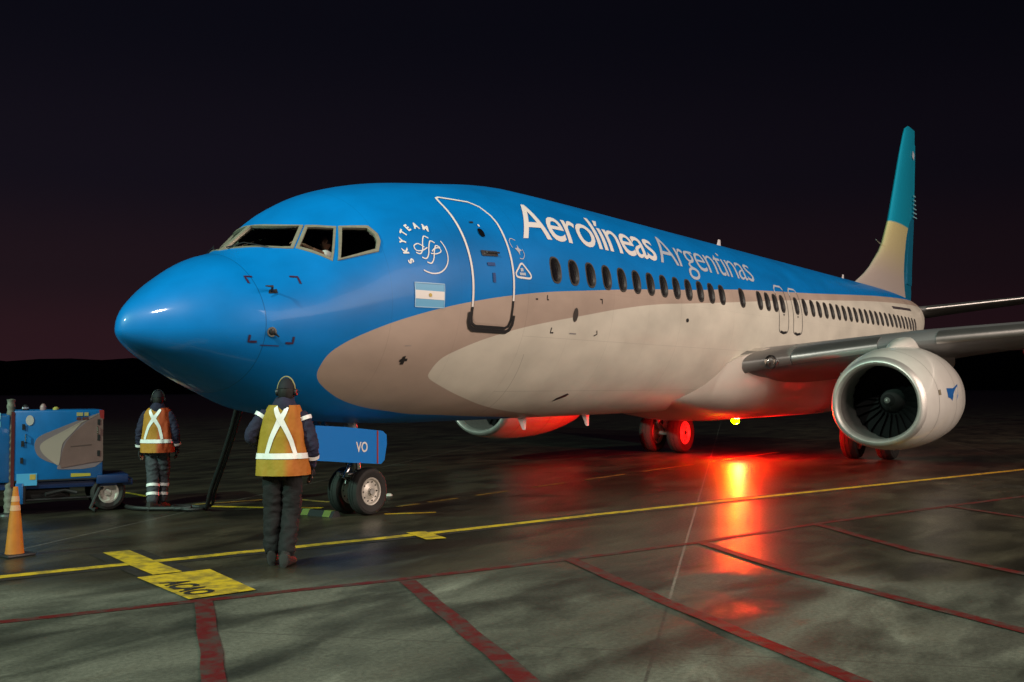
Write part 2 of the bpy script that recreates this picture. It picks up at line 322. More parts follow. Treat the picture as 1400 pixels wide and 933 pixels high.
BL=[(3.95,2.03),(4.02,1.97),(4.31,1.88),(5.02,1.71),(5.85,1.56),(6.69,1.46),(8,1.36),(10,1.2),(39.95,.8)]
BLUE=(0,.19,.58); SILVER=(.45,.365,.305); CREAM=(.67,.66,.57)
def livery():
    m=bpy.data.materials.new('airliner paint'); m.use_nodes=True; nt=m.node_tree; b=nt.nodes['Principled BSDF']; L=nt.links.new
    tc=N(nt,'ShaderNodeTexCoord'); sp=N(nt,'ShaderNodeSeparateXYZ'); L(tc.outputs['Object'],sp.inputs[0]); X,Z=sp.outputs['X'],sp.outputs['Z']
    def mth(op,a,c=None):
        n=N(nt,'ShaderNodeMath',operation=op)
        for i,v in enumerate((a,c)):
            if v is None: continue
            if isinstance(v,(int,float)): n.inputs[i].default_value=v
            else: L(v,n.inputs[i])
        return n.outputs[0]
    def inside(u,l,x0):
        U=curve_node(nt,X,u,x0,36,6); Lo=curve_node(nt,X,l,x0,36,6)
        n=N(nt,'ShaderNodeMath',operation='MULTIPLY'); L(mth('LESS_THAN',Z,U),n.inputs[0]); L(mth('GREATER_THAN',Z,Lo),n.inputs[1])
        return mth('MULTIPLY',n.outputs[0],mth('GREATER_THAN',X,x0))
    A=inside(AU,AL,2.08); B=inside(BU,BL,3.95)
    m1=N(nt,'ShaderNodeMix',data_type='RGBA'); L(A,m1.inputs[0]); m1.inputs[6].default_value=(*BLUE,1); m1.inputs[7].default_value=(*SILVER,1)
    m2=N(nt,'ShaderNodeMix',data_type='RGBA'); L(B,m2.inputs[0]); L(m1.outputs[2],m2.inputs[6]); m2.inputs[7].default_value=(*CREAM,1)
    # skin joints and panel edges, a little grime streaking aft
    def line(src,at,wd,amt):
        return mth('MULTIPLY',mth('LESS_THAN',mth('ABSOLUTE',mth('SUBTRACT',src,at)),wd),amt)
    tot=line(X,1.27,.005,.45)
    for at,am in ((2.95,.16),(4.2,.10),(5.75,.22),(7.0,.10),(8.3,.18),(9.6,.10),(10.9,.22),(12.2,.10),(13.4,.18),(15.2,.12),(18.8,.20),(20.4,.12),(22,.18),(24,.12),(26,.2),(28,.14)): tot=mth('MAXIMUM',tot,line(X,at,.004,am))
    for at,am in ((2.62,.16),(4.98,.14),(1.78,.20),(3.42,.08)): tot=mth('MAXIMUM',tot,mth('MULTIPLY',line(Z,at,.004,am),mth('GREATER_THAN',X,5.75)))
    # thin darker line slanting down the lower hull behind the door
    arc=mth('SUBTRACT',mth('ADD',5.95,mth('MULTIPLY',mth('SUBTRACT',Z,1.4),-.55)),mth('MULTIPLY',mth('POWER',mth('SUBTRACT',2.35,Z),2.0),0.0))
    tot=mth('MAXIMUM',tot,mth('MULTIPLY',line(mth('ADD',X,mth('MULTIPLY',mth('SUBTRACT',Z,1.4),.18)),6.12,.006,.40),mth('LESS_THAN',Z,2.35)))
    no=N(nt,'ShaderNodeTexNoise'); no.inputs['Scale'].default_value=1.6; no.inputs['Detail'].default_value=8; mp=N(nt,'ShaderNodeMapping'); mp.inputs['Scale'].default_value=(.55,1,.9); L(tc.outputs['Object'],mp.inputs[0]); L(mp.outputs[0],no.inputs[0])
    g=N(nt,'ShaderNodeMapRange'); g.inputs['From Min'].default_value=.3; g.inputs['From Max'].default_value=.75; g.inputs['To Min'].default_value=1.08; g.inputs['To Max'].default_value=.80; L(no.outputs['Fac'],g.inputs['Value'])
    k=mth('MULTIPLY',g.outputs[0],mth('SUBTRACT',1.0,tot))
    sc=N(nt,'ShaderNodeVectorMath',operation='SCALE'); L(m2.outputs[2],sc.inputs[0]); L(k,sc.inputs['Scale']); L(sc.outputs[0],b.inputs['Base Color'])
    b.inputs['Roughness'].default_value=.42; rg_=N(nt,'ShaderNodeMapRange'); rg_.inputs['From Min'].default_value=1.262; rg_.inputs['From Max'].default_value=1.275; rg_.inputs['To Min'].default_value=.45; rg_.inputs['To Max'].default_value=.05; L(X,rg_.inputs['Value']); L(rg_.outputs[0],b.inputs['Coat Weight']); b.inputs['Specular IOR Level'].default_value=.25; b.inputs['Coat Roughness'].default_value=.07
    n2=N(nt,'ShaderNodeTexNoise'); n2.inputs['Scale'].default_value=1.6; n2.inputs['Detail'].default_value=2; L(tc.outputs['Object'],n2.inputs[0])
    bp=N(nt,'ShaderNodeBump'); bp.inputs['Strength'].default_value=.10; bp.inputs['Distance'].default_value=.03; L(n2.outputs['Fac'],bp.inputs['Height']); L(bp.outputs[0],b.inputs['Normal'])
    return m
PAINT=livery()
WHITE=mat('white marking',(.80,.80,.78),.45); LTGREY=mat('pale grey marking',(.46,.52,.60),.45); DARK=mat('dark fitting',(.018,.018,.02),.45)
STEEL=mat('bare metal',(.62,.61,.59),.22,1,var=.08,vs=9); DULL=mat('dull alloy',(.42,.41,.40),.42,.9,var=.15,vs=14)
GREYP=mat('grey paint',(.27,.27,.275),.4,coat=.2,var=.08,vs=2); COWL=mat('cowl paint',(.60,.60,.56),.3,coat=.5,var=.06,vs=2.5)
RUB=mat('tyre rubber',(.018,.017,.016),.75,bump=.3,bs=90); GLASS=mat('dark glass',(.006,.007,.009),.06,spec=.6)
FRAME=mat('window frame metal',(.30,.285,.22),.45,.3,var=.12,vs=20); REDM=mat('red marking',(.30,.02,.02),.5)
PLANE=thing('airliner',(0,0,0),0,'large blue and cream twin engine passenger jet parked nose left on the wet apron','airliner')

xs=[.0006*1.0]+[4.2*(i/46)**2 for i in range(1,47)]+[4.2+(36.39-4.2)*i/110 for i in range(1,111)]
NA=112; mb=MB(); rings=[[fpt(x,2*PI*j/NA) for j in range(NA)] for x in xs]; mb.loft(rings,True)
HULL=mb.build('fuselage',PAINT,PLANE)
CAV=mat('flight deck trim',(.02,.02,.022),.8); REV=mat('window reveal',(.24,.23,.21),.5)
HULL.data.materials.append(CAV); HULL.data.materials.append(REV)
# flight deck: a hollow behind the windshield
mb=MB(); rg=[]
for i in range(14):
    x=1.62+(3.75-1.62)*i/13; T,B,W,C=sec(x); r=[]
    for j in range(25):
        a=PI*j/24; p=fpt(x,a); n=fnorm(*p); q=Vector(p)-Vector(n)*.07; zz=max(q.z,3.10); lim=abs(side(x,zz)[1])-.08; r.append((x,max(-lim,min(lim,q.y)),zz))
    r=[(x,r[0][1]*.97,3.05)]+r+[(x,r[-1][1]*.97,3.05)]
    rg.append(r)
mb.loft(rg,True)
cv=mb.build('c',[CAV,CAV]); boolean(HULL,cv)
# window outlines on the hull, as station x and height z
WIN={'a':[(1.475,3.66),(1.70,3.885),(1.99,4.075),(2.21,3.965),(1.955,3.640)],
     'b':[(2.03,3.650),(2.265,3.94),(2.53,3.94),(2.27,3.50)],
     'c':[(2.375,3.50),(2.615,3.945),(2.89,3.955),(2.935,3.86),(2.925,3.78),(2.86,3.66)]}
def hull_poly(pts,sg,off,ctr=None):
    return [Vector(side(x,z,off,sg)) for x,z in pts]
def wpts(k,sg,grow=0):
    if k=='a':
        # the windshield pane reaches the centre post: outline given as points in space
        P=[(1.47,.035),(1.93,.035)]
        out=[]
        for x,y in P:
            T,B,W,C=sec(x); n=nexp(x); z=C+(T-C)*(1-(y/W)**n)**(1/n); out.append(Vector((x,sg*y,z)))
        # inner post foot, inner post head, outer head, outer foot
        q=[out[0],out[1],Vector(side(2.21,3.955,0,sg)),Vector(side(1.955,3.645,0,sg))]
    else: q=hull_poly(WIN[k],sg,0)
    c=sum(q,Vector())/len(q)
    if grow: q=[c+(p-c)*(1+grow/(p-c).length) for p in q]
    return q
def onto(p,off):
    """push a point out or in to lie off metres from the hull surface"""
    x,y,z=p; T,B,W,C=sec(x); n=nexp(x) if z>C else 2.0; H=(T-C) if z>C else (C-B)
    r=((abs(y)/W)**n+(abs(z-C)/H)**n)**(1/n); y/=r; z=C+(z-C)/r; nn=fnorm(x,y,z); return Vector((x,y,z))+Vector(nn)*off
def dens(q,k=7):
    o=[]
    for a,b in zip(q,q[1:]+q[:1]):
        for i in range(k): o.append(a.lerp(b,i/k))
    return o
def wd(k,sg,grow=0):
    q=dens(wpts(k,sg,grow),8)
    if k=='a':
        for i in range(8,17): t=(i-8)/8; q[i]=q[i]+Vector((-.055*4*t*(1-t),0,-.03*4*t*(1-t)))
        for i in range(25,32): t=(i-24)/8; q[i]=q[i]+Vector((-.05*4*t*(1-t),0,-.03*4*t*(1-t)))
    return q
for sg in (-1,1):
    for k in 'abc':
        q=wd(k,sg); q2=[onto(p,0) for p in q]; c=sum(q2,Vector())/len(q2); n=Vector(fnorm(*c))
        mb=MB(); mb.loft([[p+n*.16 for p in q2],[p-n*.30 for p in q2]],True); boolean(HULL,mb.build('c',[CAV,CAV],smooth=False))
WX=[6.5+.529*i for i in range(13)]+[13.9,14.9,15.37,15.84,17.82]+[18.38+.5105*i for i in range(22)]
def wz(x): return 3.70+.0095*max(0,x-8)-.01*max(0,8-x)
def stad(x0,z0,w,h,off,sg=-1,n=28,p=2.6):
    o=[]
    for j in range(n):
        a=2*PI*j/n; c,s=math.cos(a),math.sin(a)
        o.append(Vector(side(x0+w/2*math.copysign(abs(c)**(2/p),c),z0+h/2*math.copysign(abs(s)**(2/p),s),off,sg)))
    return o
WW,WH=.265,.385
mb=MB()
for x in WX+[16.30,17.23]:
    z=wz(x); a=stad(x,z,WW,WH,.1); d=stad(x,z,WW,WH,-.05); mb.loft([a,d],True)
cut=mb.build('c',[REV,REV],smooth=False); boolean(HULL,cut)
# keep the hull's own paint on its skin and give it exact surface normals
me=HULL.data
nm={m.name:i for i,m in enumerate(me.materials) if m}
iC=nm['flight deck trim']; iR=nm['window reveal']; iP=nm['airliner paint']
def on_skin(p):
    return abs(impl(p.x,p.y,p.z))<.012 or p.x<.3
skin=set()
for p in me.polygons:
    c=p.center
    if all(abs(impl(*me.vertices[v].co))<.02 or me.vertices[v].co.x<.3 or me.vertices[v].co.x>36.2 for v in p.vertices) and abs(p.normal.dot(Vector(fnorm(*c))))>.8:
        p.material_index=iP; skin.add(p.index); p.use_smooth=True
    else:
        p.material_index=iC if c.x<4.0 else iR; p.use_smooth=False
cn=[(0,0,0)]*len(me.loops)
for p in me.polygons:
    for li in p.loop_indices:
        v=me.vertices[me.loops[li].vertex_index].co
        cn[li]=fnorm(*v) if (p.index in skin and .002<v.x<36.2) else tuple(p.normal)
me.normals_split_custom_set(cn)

# cabin windows: a pane set into the reveal with a raised surround
PANE=mat('cabin window pane',(.010,.010,.012),.12,spec=.5)
SUR=mat('window surround',(.07,.066,.062),.45,.3)
def window(x,parent,z=None):
    z=z or wz(x); mb=MB(); v=stad(x,z,WW-.004,WH-.004,-.035); mb.add(v,[tuple(range(len(v)))])
    p=mb.build('cabin_window',PANE,parent,smooth=False)
    mb=MB(); mb.loft([stad(x,z,WW+.05,WH+.05,.001),stad(x,z,WW+.04,WH+.04,.007),stad(x,z,WW-.004,WH-.004,.005),stad(x,z,WW-.03,WH-.03,-.034)],False); mb.build('window_surround',SUR,p)
for x in WX: window(x,PLANE)

# flight deck windows
for sg in (-1,1):
    for k in 'abc':
        q=wd(k,sg); ins=[onto(p,-.02) for p in q]; c=sum(ins,Vector())/len(ins)
        gl=bpy.data.materials.get('flight deck glass')
        if not gl:
            gl=bpy.data.materials.new('flight deck glass'); gl.use_nodes=True; nt=gl.node_tree; nt.nodes.clear()
            o_=N(nt,'ShaderNodeOutputMaterial'); t_=N(nt,'ShaderNodeBsdfTransparent'); t_.inputs[0].default_value=(.90,.92,.91,1); g_=N(nt,'ShaderNodeBsdfGlossy'); g_.inputs['Roughness'].default_value=.03
            fr=N(nt,'ShaderNodeFresnel'); fr.inputs[0].default_value=1.5; x_=N(nt,'ShaderNodeMixShader'); nt.links.new(fr.outputs[0],x_.inputs[0]); nt.links.new(t_.outputs[0],x_.inputs[1]); nt.links.new(g_.outputs[0],x_.inputs[2]); nt.links.new(x_.outputs[0],o_.inputs[0])
        mb=MB(); m=len(ins); mb.add(ins+[c],[(i,(i+1)%m,m) for i in range(m)])
        w_=mb.build('cockpit_window',gl,PLANE,smooth=False)
        g0=.056; o1=wd(k,sg,g0); o2=wd(k,sg,g0-.008); i1=wd(k,sg,-.004)
        lift={'a':.004,'b':0,'c':.008}[k]
        mb=MB(); mb.loft([[onto(p,-.004) for p in o1],[onto(p,.007+lift) for p in o2],[onto(p,.005+lift) for p in i1],[onto(p,-.03) for p in i1]],False)
        mb.build('window_frame',FRAME,w_,ang=60)
def blade(pts,rad,name,m,parent,n=8): mb=MB(); mb.tube(pts,rad,n); return mb.build(name,m,parent)
for sg in (-1,1):
    a=onto(Vector((1.47,sg*.12,3.6)),.035); b=onto(Vector((1.62,sg*.30,3.72)),.04); c=onto(Vector((1.74,sg*.62,3.64)),.035); blade([a,b,c],[.009,.007,.005],'wiper',DARK,PLANE)

# passenger door and its outline
def hull_path(pts,wd,off,name,m,parent,closed=False,sg=-1,step=.06,dn=None):
    """a flat band of width wd following station/height points on the hull"""
    P=[Vector((x,z)) for x,z in pts]
    if closed: P.append(P[0])
    Q=[]
    for a,b in zip(P[:-1],P[1:]):
        k=max(1,int((b-a).length/step)); Q+=[a.lerp(b,i/k) for i in range(k)]
    if not closed: Q.append(P[-1])
    S=[onto(Vector(side(x,z,0,sg)),off) for x,z in Q]; vs=[];n=len(S)
    for i in range(n):
        a=S[(i+1)%n] if closed or i<n-1 else S[i]; b=S[i-1] if closed or i>0 else S[i]
        t=(a-b).normalized(); nn=Vector(fnorm(*S[i])); s_=t.cross(nn).normalized()*wd/2; vs+=[S[i]+s_,S[i]-s_]
    mb=MB(); mb.add(vs,[(2*i,2*i+1,(2*i+3)%(2*n),(2*i+2)%(2*n)) for i in range(n if closed else n-1)]); return mb.build(name,m,parent,smooth=True)
def rrect(x0,x1,z0,z1,r,k=5):
    o=[]
    for cx,cz,a0 in ((x1-r,z1-r,0),(x0+r,z1-r,90),(x0+r,z0+r,180),(x1-r,z0+r,270)):
        for i in range(k+1): a=R(a0+90*i/k); o.append((cx+r*math.cos(a),cz+r*math.sin(a)))
    return o
def hull_fill(pts,off,name,m,parent,sg=-1,rows=16):
    """a filled patch on the hull, cut into strips so that it follows the curve"""
    bm=bmesh.new(); f=bm.faces.new([bm.verts.new((x,z,0)) for x,z in pts]); z0=min(p[1] for p in pts); z1=max(p[1] for p in pts)
    for i in range(1,rows):
        z=z0+(z1-z0)*i/rows; bmesh.ops.bisect_plane(bm,geom=bm.verts[:]+bm.edges[:]+bm.faces[:],plane_co=(0,z,0),plane_no=(0,1,0))
    bm.verts.index_update(); mb=MB(); mb.add([side(v.co.x,v.co.y,off,sg) for v in bm.verts],[tuple(v.index for v in g.verts) for g in bm.faces]); bm.free()
    return mb.build(name,m,parent)
DX0,DX1=4.43,5.36
door=hull_fill(rrect(DX0+.035,DX1-.035,2.76,4.575,.12),.004,'boarding_door',PAINT,PLANE,rows=40)
hull_path([(DX1,3.12),(DX1,4.30),(DX1-.03,4.42),(DX1-.13,4.56),(DX1-.28,4.62),(DX0+.10,4.625),(DX0+.03,4.60),(DX0,4.52),(DX0,2.98)],.042,.010,'door_outline',WHITE,door)
hull_path([(DX0,2.98),(DX0,2.84),(DX0+.04,2.75),(DX0+.12,2.715),(DX1-.12,2.715),(DX1-.04,2.75),(DX1,2.84),(DX1,3.12)],.045,.0105,'door_outline',DARK,door)
hull_path([(DX0-.045,2.91),(DX0-.045,2.78),(DX0+.0,2.70),(DX0+.08,2.665),(DX1-.08,2.665),(DX1,2.70),(DX1+.045,2.78),(DX1+.045,2.91)],.06,.018,'door_sill_guard',DARK,door)
hull_path([(4.70,3.775),(5.06,3.795)],.085,.012,'handle_recess',DARK,door); a,b=Vector(side(4.80,3.79,.03)),Vector(side(5.07,3.80,.035)); blade([a,b],.016,'door_handle',STEEL,door)
hull_fill(rrect(4.80,4.92,4.03,4.16,.055),.012,'door_viewport',GLASS,door,rows=4); hull_fill(rrect(4.86,4.90,4.19,4.225,.015),.012,'door_marking',WHITE,door,rows=2)
hull_path([(4.72,4.24),(4.80,4.25)],.03,.012,'door_marking',DARK,door); hull_path([(4.78,3.62),(4.95,3.63)],.05,.012,'door_marking',mat('dull blue marking',(.004,.05,.2),.5),door); hull_path([(4.9,3.36),(4.9,3.50)],.06,.012,'door_marking',bpy.data.materials['dull blue marking'],door)
# overwing exits
for x in (16.30,17.23):
    z=wz(x); e=MB(); v=stad(x,z,WW-.004,WH-.004,-.03); e.add(v,[tuple(range(len(v)))])
    q=hull_path(rrect(x-.30,x+.30,3.10,4.19,.14),.028,.004,'overwing_exit',mat('exit outline',(.10,.095,.09),.5) if x<17 else bpy.data.materials['exit outline'],PLANE,closed=True)
    e.build('exit_window',PANE,q,smooth=False); hull_path([(x-.30,4.02),(x-.28,4.13),(x-.18,4.20),(x+.18,4.20),(x+.28,4.13)],.05,.006,'exit_marking',LTGREY,q)
    hull_path([(x-.18,3.12),(x,3.095),(x+.18,3.12)],.06,.007,'exit_sill',DARK,q); hull_path([(x-.04,3.52),(x+.04,3.52)],.03,.006,'exit_marking',DARK,q)
    mb=MB(); mb.loft([stad(x,z,WW+.05,WH+.05,.001),stad(x,z,WW+.04,WH+.04,.007),stad(x,z,WW-.004,WH-.004,.005),stad(x,z,WW-.03,WH-.03,-.029)],False); mb.build('window_surround',SUR,q)

# lettering wrapped round the hull
def wrap_text(s,size,x0,x1,z0,slant,name,m,offset=0,spacing=1,vscale=1,off=.009,sg=-1):
    v,f=text_mesh(s,size,offset,spacing,[i*.05*size for i in range(-6,22)])
    ux=[p[0] for p in v]; u0,u1=min(ux),max(ux); vs=[]
    for u,h,_ in v:
        # walk up the curve of the hull by arc length h
        T,B,W,C=sec(x0); rr=(W+(T-C))/2; a=math.asin(max(-1,min(1,(z0-C)/(T-C))))+h*vscale/rr
        xx=x0+(u-u0)/(u1-u0)*(x1-x0)+slant*h*vscale; T,B,W,C=sec(xx); vs.append(side(xx,C+(T-C)*math.sin(a),off,sg))
    mb=MB(); mb.add(vs,f); return mb.build(name,m,PLANE)
wrap_text('Aerolíneas',1.08,5.84,10.28,4.13,.30,'airline_lettering',WHITE,.006,.9)
wrap_text('Argentinas',1.08,10.38,14.98,4.19,.30,'airline_lettering',LTGREY,-.006,.9)
# alliance emblem: arc of letters, ring and a ribbon knot
def on_disc(cx,cz,u,v): return (cx+u,cz+v*.93)
ecx,ecz=3.66,3.70
EM=hull_path([on_disc(ecx,ecz,.335*math.cos(a)+.0,.335*math.sin(a)) for a in [R(33-(33+118)*i/30) for i in range(31)]],.018,.008,'alliance_emblem',WHITE,PLANE,step=.03)
for i,ch in enumerate('SKYTEAM'):
    a=R(208-i*22.5); v,f=text_mesh(ch,.125,.006); cx=sum(p[0] for p in v)/len(v); ang=a-PI/2; vs=[]
    for p in v:
        u,h=p[0]-cx,p[1]; X_=.345*math.cos(a)+u*math.cos(ang)-h*math.sin(ang); Y_=.345*math.sin(a)+u*math.sin(ang)+h*math.cos(ang); vs.append(side(ecx+X_,ecz+Y_*.93,.009))
    mb=MB(); mb.add(vs,f); mb.build('emblem_letter',WHITE,EM)
def spl(pts,k=8):
    P=[Vector(p) for p in pts]; o=[]
    for i in range(len(P)-1):
        p0,p1,p2,p3=P[max(i-1,0)],P[i],P[i+1],P[min(i+2,len(P)-1)]
        for j in range(k):
            t=j/k; o.append(.5*((2*p1)+(-p0+p2)*t+(2*p0-5*p1+4*p2-p3)*t*t+(-p0+3*p1-3*p2+p3)*t**3))
    o.append(P[-1]); return [tuple(p) for p in o]
for dx,dz in ((-.05,.06),(.03,.0),(.10,-.06)):
    hull_path(spl([(ecx+dx+.13,ecz+dz+.13),(ecx+dx+.06,ecz+dz+.15),(ecx+dx,ecz+dz+.06),(ecx+dx-.04,ecz+dz-.04),(ecx+dx-.10,ecz+dz-.11),(ecx+dx-.17,ecz+dz-.10)]),.018,.009,'emblem_ribbon',WHITE,EM,step=.02)
hull_path(spl([(ecx-.05,ecz+.05),(ecx-.14,ecz+.09),(ecx-.22,ecz+.05),(ecx-.20,ecz-.01),(ecx-.10,ecz+.0),(ecx,ecz+.05)]),.016,.010,'emblem_ribbon',WHITE,EM,step=.02)
hull_path(spl([(ecx+.03,ecz-.03),(ecx+.12,ecz-.03),(ecx+.22,ecz+.01),(ecx+.21,ecz+.06),(ecx+.13,ecz+.05),(ecx+.06,ecz+.0)]),.016,.010,'emblem_ribbon',WHITE,EM,step=.02)
# national flag
SKYB=mat('flag sky blue',(.13,.42,.68),.45); GOLD=mat('flag gold',(.55,.40,.08),.5)
FL=hull_fill([(3.32,2.92),(3.85,2.93),(3.85,3.255),(3.32,3.245)],.006,'national_flag',SKYB,PLANE,rows=6)
hull_fill([(3.325,3.03),(3.845,3.035),(3.845,3.15),(3.325,3.145)],.009,'flag_stripe',WHITE,FL,rows=4)
hull_path([(3.32,2.92),(3.85,2.93),(3.85,3.255),(3.32,3.245)],.012,.010,'flag_border',mat('flag edge',(.35,.6,.8),.5),FL,closed=True)
hull_fill([(3.585+.028*math.cos(2*PI*i/12),3.09+.026*math.sin(2*PI*i/12)) for i in range(12)],.012,'flag_sun',GOLD,FL,rows=2)
# small marks behind the door
mk=hull_path(spl([(5.62,3.70),(5.70,3.63),(5.80,3.54),(5.77,3.49),(5.6,3.485),(5.46,3.49),(5.43,3.54),(5.50,3.62),(5.57,3.69),(5.62,3.70)],4),.030,.008,'triangular_badge',WHITE,PLANE,step=.03)
hull_path([(5.55,3.60),(5.62,3.61)],.05,.008,'badge_centre',LTGREY,mk); hull_path([(5.52,3.54),(5.67,3.545)],.04,.008,'badge_centre',LTGREY,mk)
sm_=hull_path(spl([(5.60,4.06),(5.50,4.08),(5.44,4.02),(5.47,3.93)],4),.014,.008,'small_emblem',LTGREY,PLANE,step=.03)
hull_path(spl([(5.70,3.93),(5.72,3.85),(5.66,3.78),(5.58,3.78)],4),.014,.008,'emblem_arc',LTGREY,sm_,step=.03); hull_fill([(5.52,3.93),(5.58,3.94),(5.60,3.99),(5.62,3.94),(5.68,3.91),(5.62,3.89),(5.61,3.83),(5.57,3.89)],.008,'emblem_star',LTGREY,sm_,rows=3)
# sensor zone brackets on the nose
BR=mat('bracket marking',(.035,.012,.05),.5)
for x,z,dx,dz in ((1.20,3.20,.09,-.09),(1.80,3.225,-.09,-.09),(1.10,2.40,.09,.08),(1.62,2.39,-.09,.08)):
    hull_path([(x,z+dz),(x,z),(x+dx,z)],.028,.006,'sensor_zone_mark',BR,PLANE,step=.03)
hull_path([(1.24,2.36),(1.46,2.355)],.012,.006,'sensor_zone_mark',BR,PLANE)
for x,z in ((1.42,3.02),):
    q=side(x,z,.0); n=Vector(fnorm(*q)); q=Vector(q); hull_fill([(x-.05,z-.03),(x+.06,z-.02),(x+.07,z+.03),(x-.02,z+.02)],.006,'probe_base',DARK,PLANE,rows=2)
    blade([q,q+n*.10+Vector((-.02,0,0)),q+n*.11+Vector((-.13,0,-.01))],[.02,.016,.008],'pitot_probe',DARK,PLANE)
q=Vector(side(1.34,2.52,.0)); n=Vector(fnorm(*q)); mb=MB(); mb.lathe([(.0,.062),(.012,.06),(.012,.04),(.006,.036)],q,n,20); mb.build('vane_plate',STEEL,PLANE); mb=MB(); mb.lathe([(.0,.034),(.05,.03),(.055,.0)],q,n,16); mb.tube([q+n*.05,q+n*.06+Vector((.09,0,-.05))],[.02,.008],8); mb.build('angle_vane',DARK,PLANE)
hull_fill([(3.30,2.155),(3.36,2.155),(3.36,2.20),(3.40,2.20),(3.40,2.235),(3.35,2.235),(3.35,2.27),(3.30,2.26),(3.30,2.235),(3.27,2.22),(3.27,2.19),(3.30,2.19)],.006,'static_port',DARK,PLANE,rows=3); hull_path([(3.27,2.40),(3.38,2.405)],.008,.005,'skin_marking',GREYP,PLANE)
hull_fill([(7.10+.075*math.cos(2*PI*i/20),3.01+.115*math.sin(2*PI*i/20)) for i in range(20)],.005,'static_port',mat('port plate',(.10,.09,.085),.4,.5),PLANE,rows=5)
hull_fill([(11.18+.06*math.cos(2*PI*i/12),3.13+.04*math.sin(2*PI*i/12)) for i in range(12)],.005,'static_port',DARK,PLANE,rows=3)
for pts in ([(5.93,3.19),(5.99,3.19)],[(6.24,3.27),(6.24,3.20),(6.28,3.2)],[(7.83,3.31),(7.90,3.31),(7.90,3.24)],[(6.47,2.78),(6.47,2.70),(6.55,2.70)],[(7.85,2.79),(7.88,2.73),(7.79,2.70)],[(7.02,2.71),(7.22,2.71)]):
    hull_path(pts,.022,.005,'skin_marking',DARK if pts[0][0]!=7.02 else GREYP,PLANE,step=.03)
hull_fill([(7.72,1.60),(7.98,1.68),(8.02,1.72),(7.94,1.74),(7.74,1.66)],.005,'drain_port',DARK,PLANE,rows=3)
hull_path([(26.4,4.33),(29.2,4.42)],.10,.005,'registration_marking',mat('dark lettering',(.06,.05,.06),.5),PLANE)
# aerials and anti collision lamps
for x,h in ((16.88,.26),(26.67,.24)):
    mb=MB(); mb.loft([[(x-.17,0,5.27),(x-.02,.02,5.27),(x+.15,0,5.27),(x-.02,-.02,5.27)],[(x-.02,0,5.27+h),(x+.05,.008,5.27+h),(x+.12,0,5.27+h),(x+.05,-.008,5.27+h)]],True); mb.build('antenna',mat('aerial white',(.7,.68,.66),.4) if x<20 else bpy.data.materials['aerial white'],PLANE,smooth=False)
for x,y in ((8.2,0),(10.4,0)):
    mb=MB(); mb.loft([[(x-.14,0,1.31),(x,.018,1.31),(x+.16,0,1.31),(x,-.018,1.31)],[(x+.03,0,1.08),(x+.08,.006,1.08),(x+.13,0,1.08),(x+.08,-.006,1.08)]],True); mb.build('antenna',bpy.data.materials['aerial white'],PLANE,smooth=False)

# wing body fairing under and beside the hull
mb=MB(); rg=[]
FXS=[12.3,12.6,13.1,13.8,14.8,16,18,20,21.6,23,24.2,25]; 
for x in FXS:
    t=min(1,(x-12.3)/2.3); t=t*t*(3-2*t); u=min(1,max(0,(25-x)/3.2)); u=u*u*(3-2*u); k=t*u
    W=.95+1.12*k; zb=1.45-.39*k; zt=1.80+.90*k; r=[]
    for j in range(49):
        a=PI*j/48; c,s=math.cos(a),math.sin(a); e=.62
        r.append((x,-W*math.copysign(abs(c)**e,c),zt-(zt-zb)*abs(s)**.55))
    rg.append(r)
mb.loft(rg,True,closed=True)
BELLY=mat('fairing paint',(.52,.49,.43),.34,coat=.4,var=.08,vs=1.5)
mb.build('belly_fairing',BELLY,PLANE)
def foil(c,t,n=26,cam=.012):
    """closed aerofoil outline, trailing edge first along the top: (x/c, z/c)"""
    o=[]
    for i in range(n+1):
        x=.5*(1+math.cos(PI*i/n)); o.append((x,5*t*(.2969*math.sqrt(x)-.126*x-.3516*x*x+.2843*x**3-.1015*x**4)+cam*4*x*(1-x)))
    for i in range(1,n):
        x=.5*(1-math.cos(PI*i/n)); o.append((x,-5*t*(.2969*math.sqrt(x)-.126*x-.3516*x*x+.2843*x**3-.1015*x**4)+cam*4*x*(1-x)))
    return o
ST=[(1.3,13.85,22.3,2.22,.11),(1.95,14.05,22.1,2.32,.108),(2.6,14.32,21.95,2.42,.104),(4.83,15.28,21.7,2.74,.098),(5.75,15.74,21.6,2.84,.098),(9,17.45,22.15,3.14,.10),(13,19.54,22.75,3.52,.11),(17.1,21.7,23.4,3.92,.10)]
TIPS=[(17.45,21.95,23.45,4.02,.10),(17.72,22.35,23.6,4.35,.09),(17.9,22.95,23.9,5.1,.08),(18.05,23.8,24.3,6.4,.08)]
LE_M=mat('polished leading edge',(.50,.50,.49),.38,.95,var=.06,vs=3); WGREY=mat('wing grey',(.15,.15,.155),.42,coat=.15,var=.08,vs=1.5)
def wsec(st,sg,lo=0,grow=0):
    y,xl,xt,z,t=st; c=xt-xl; return [(xl+a*c,sg*y,z+b*c-(0.02*a*c)) for a,b in foil(c,t)]
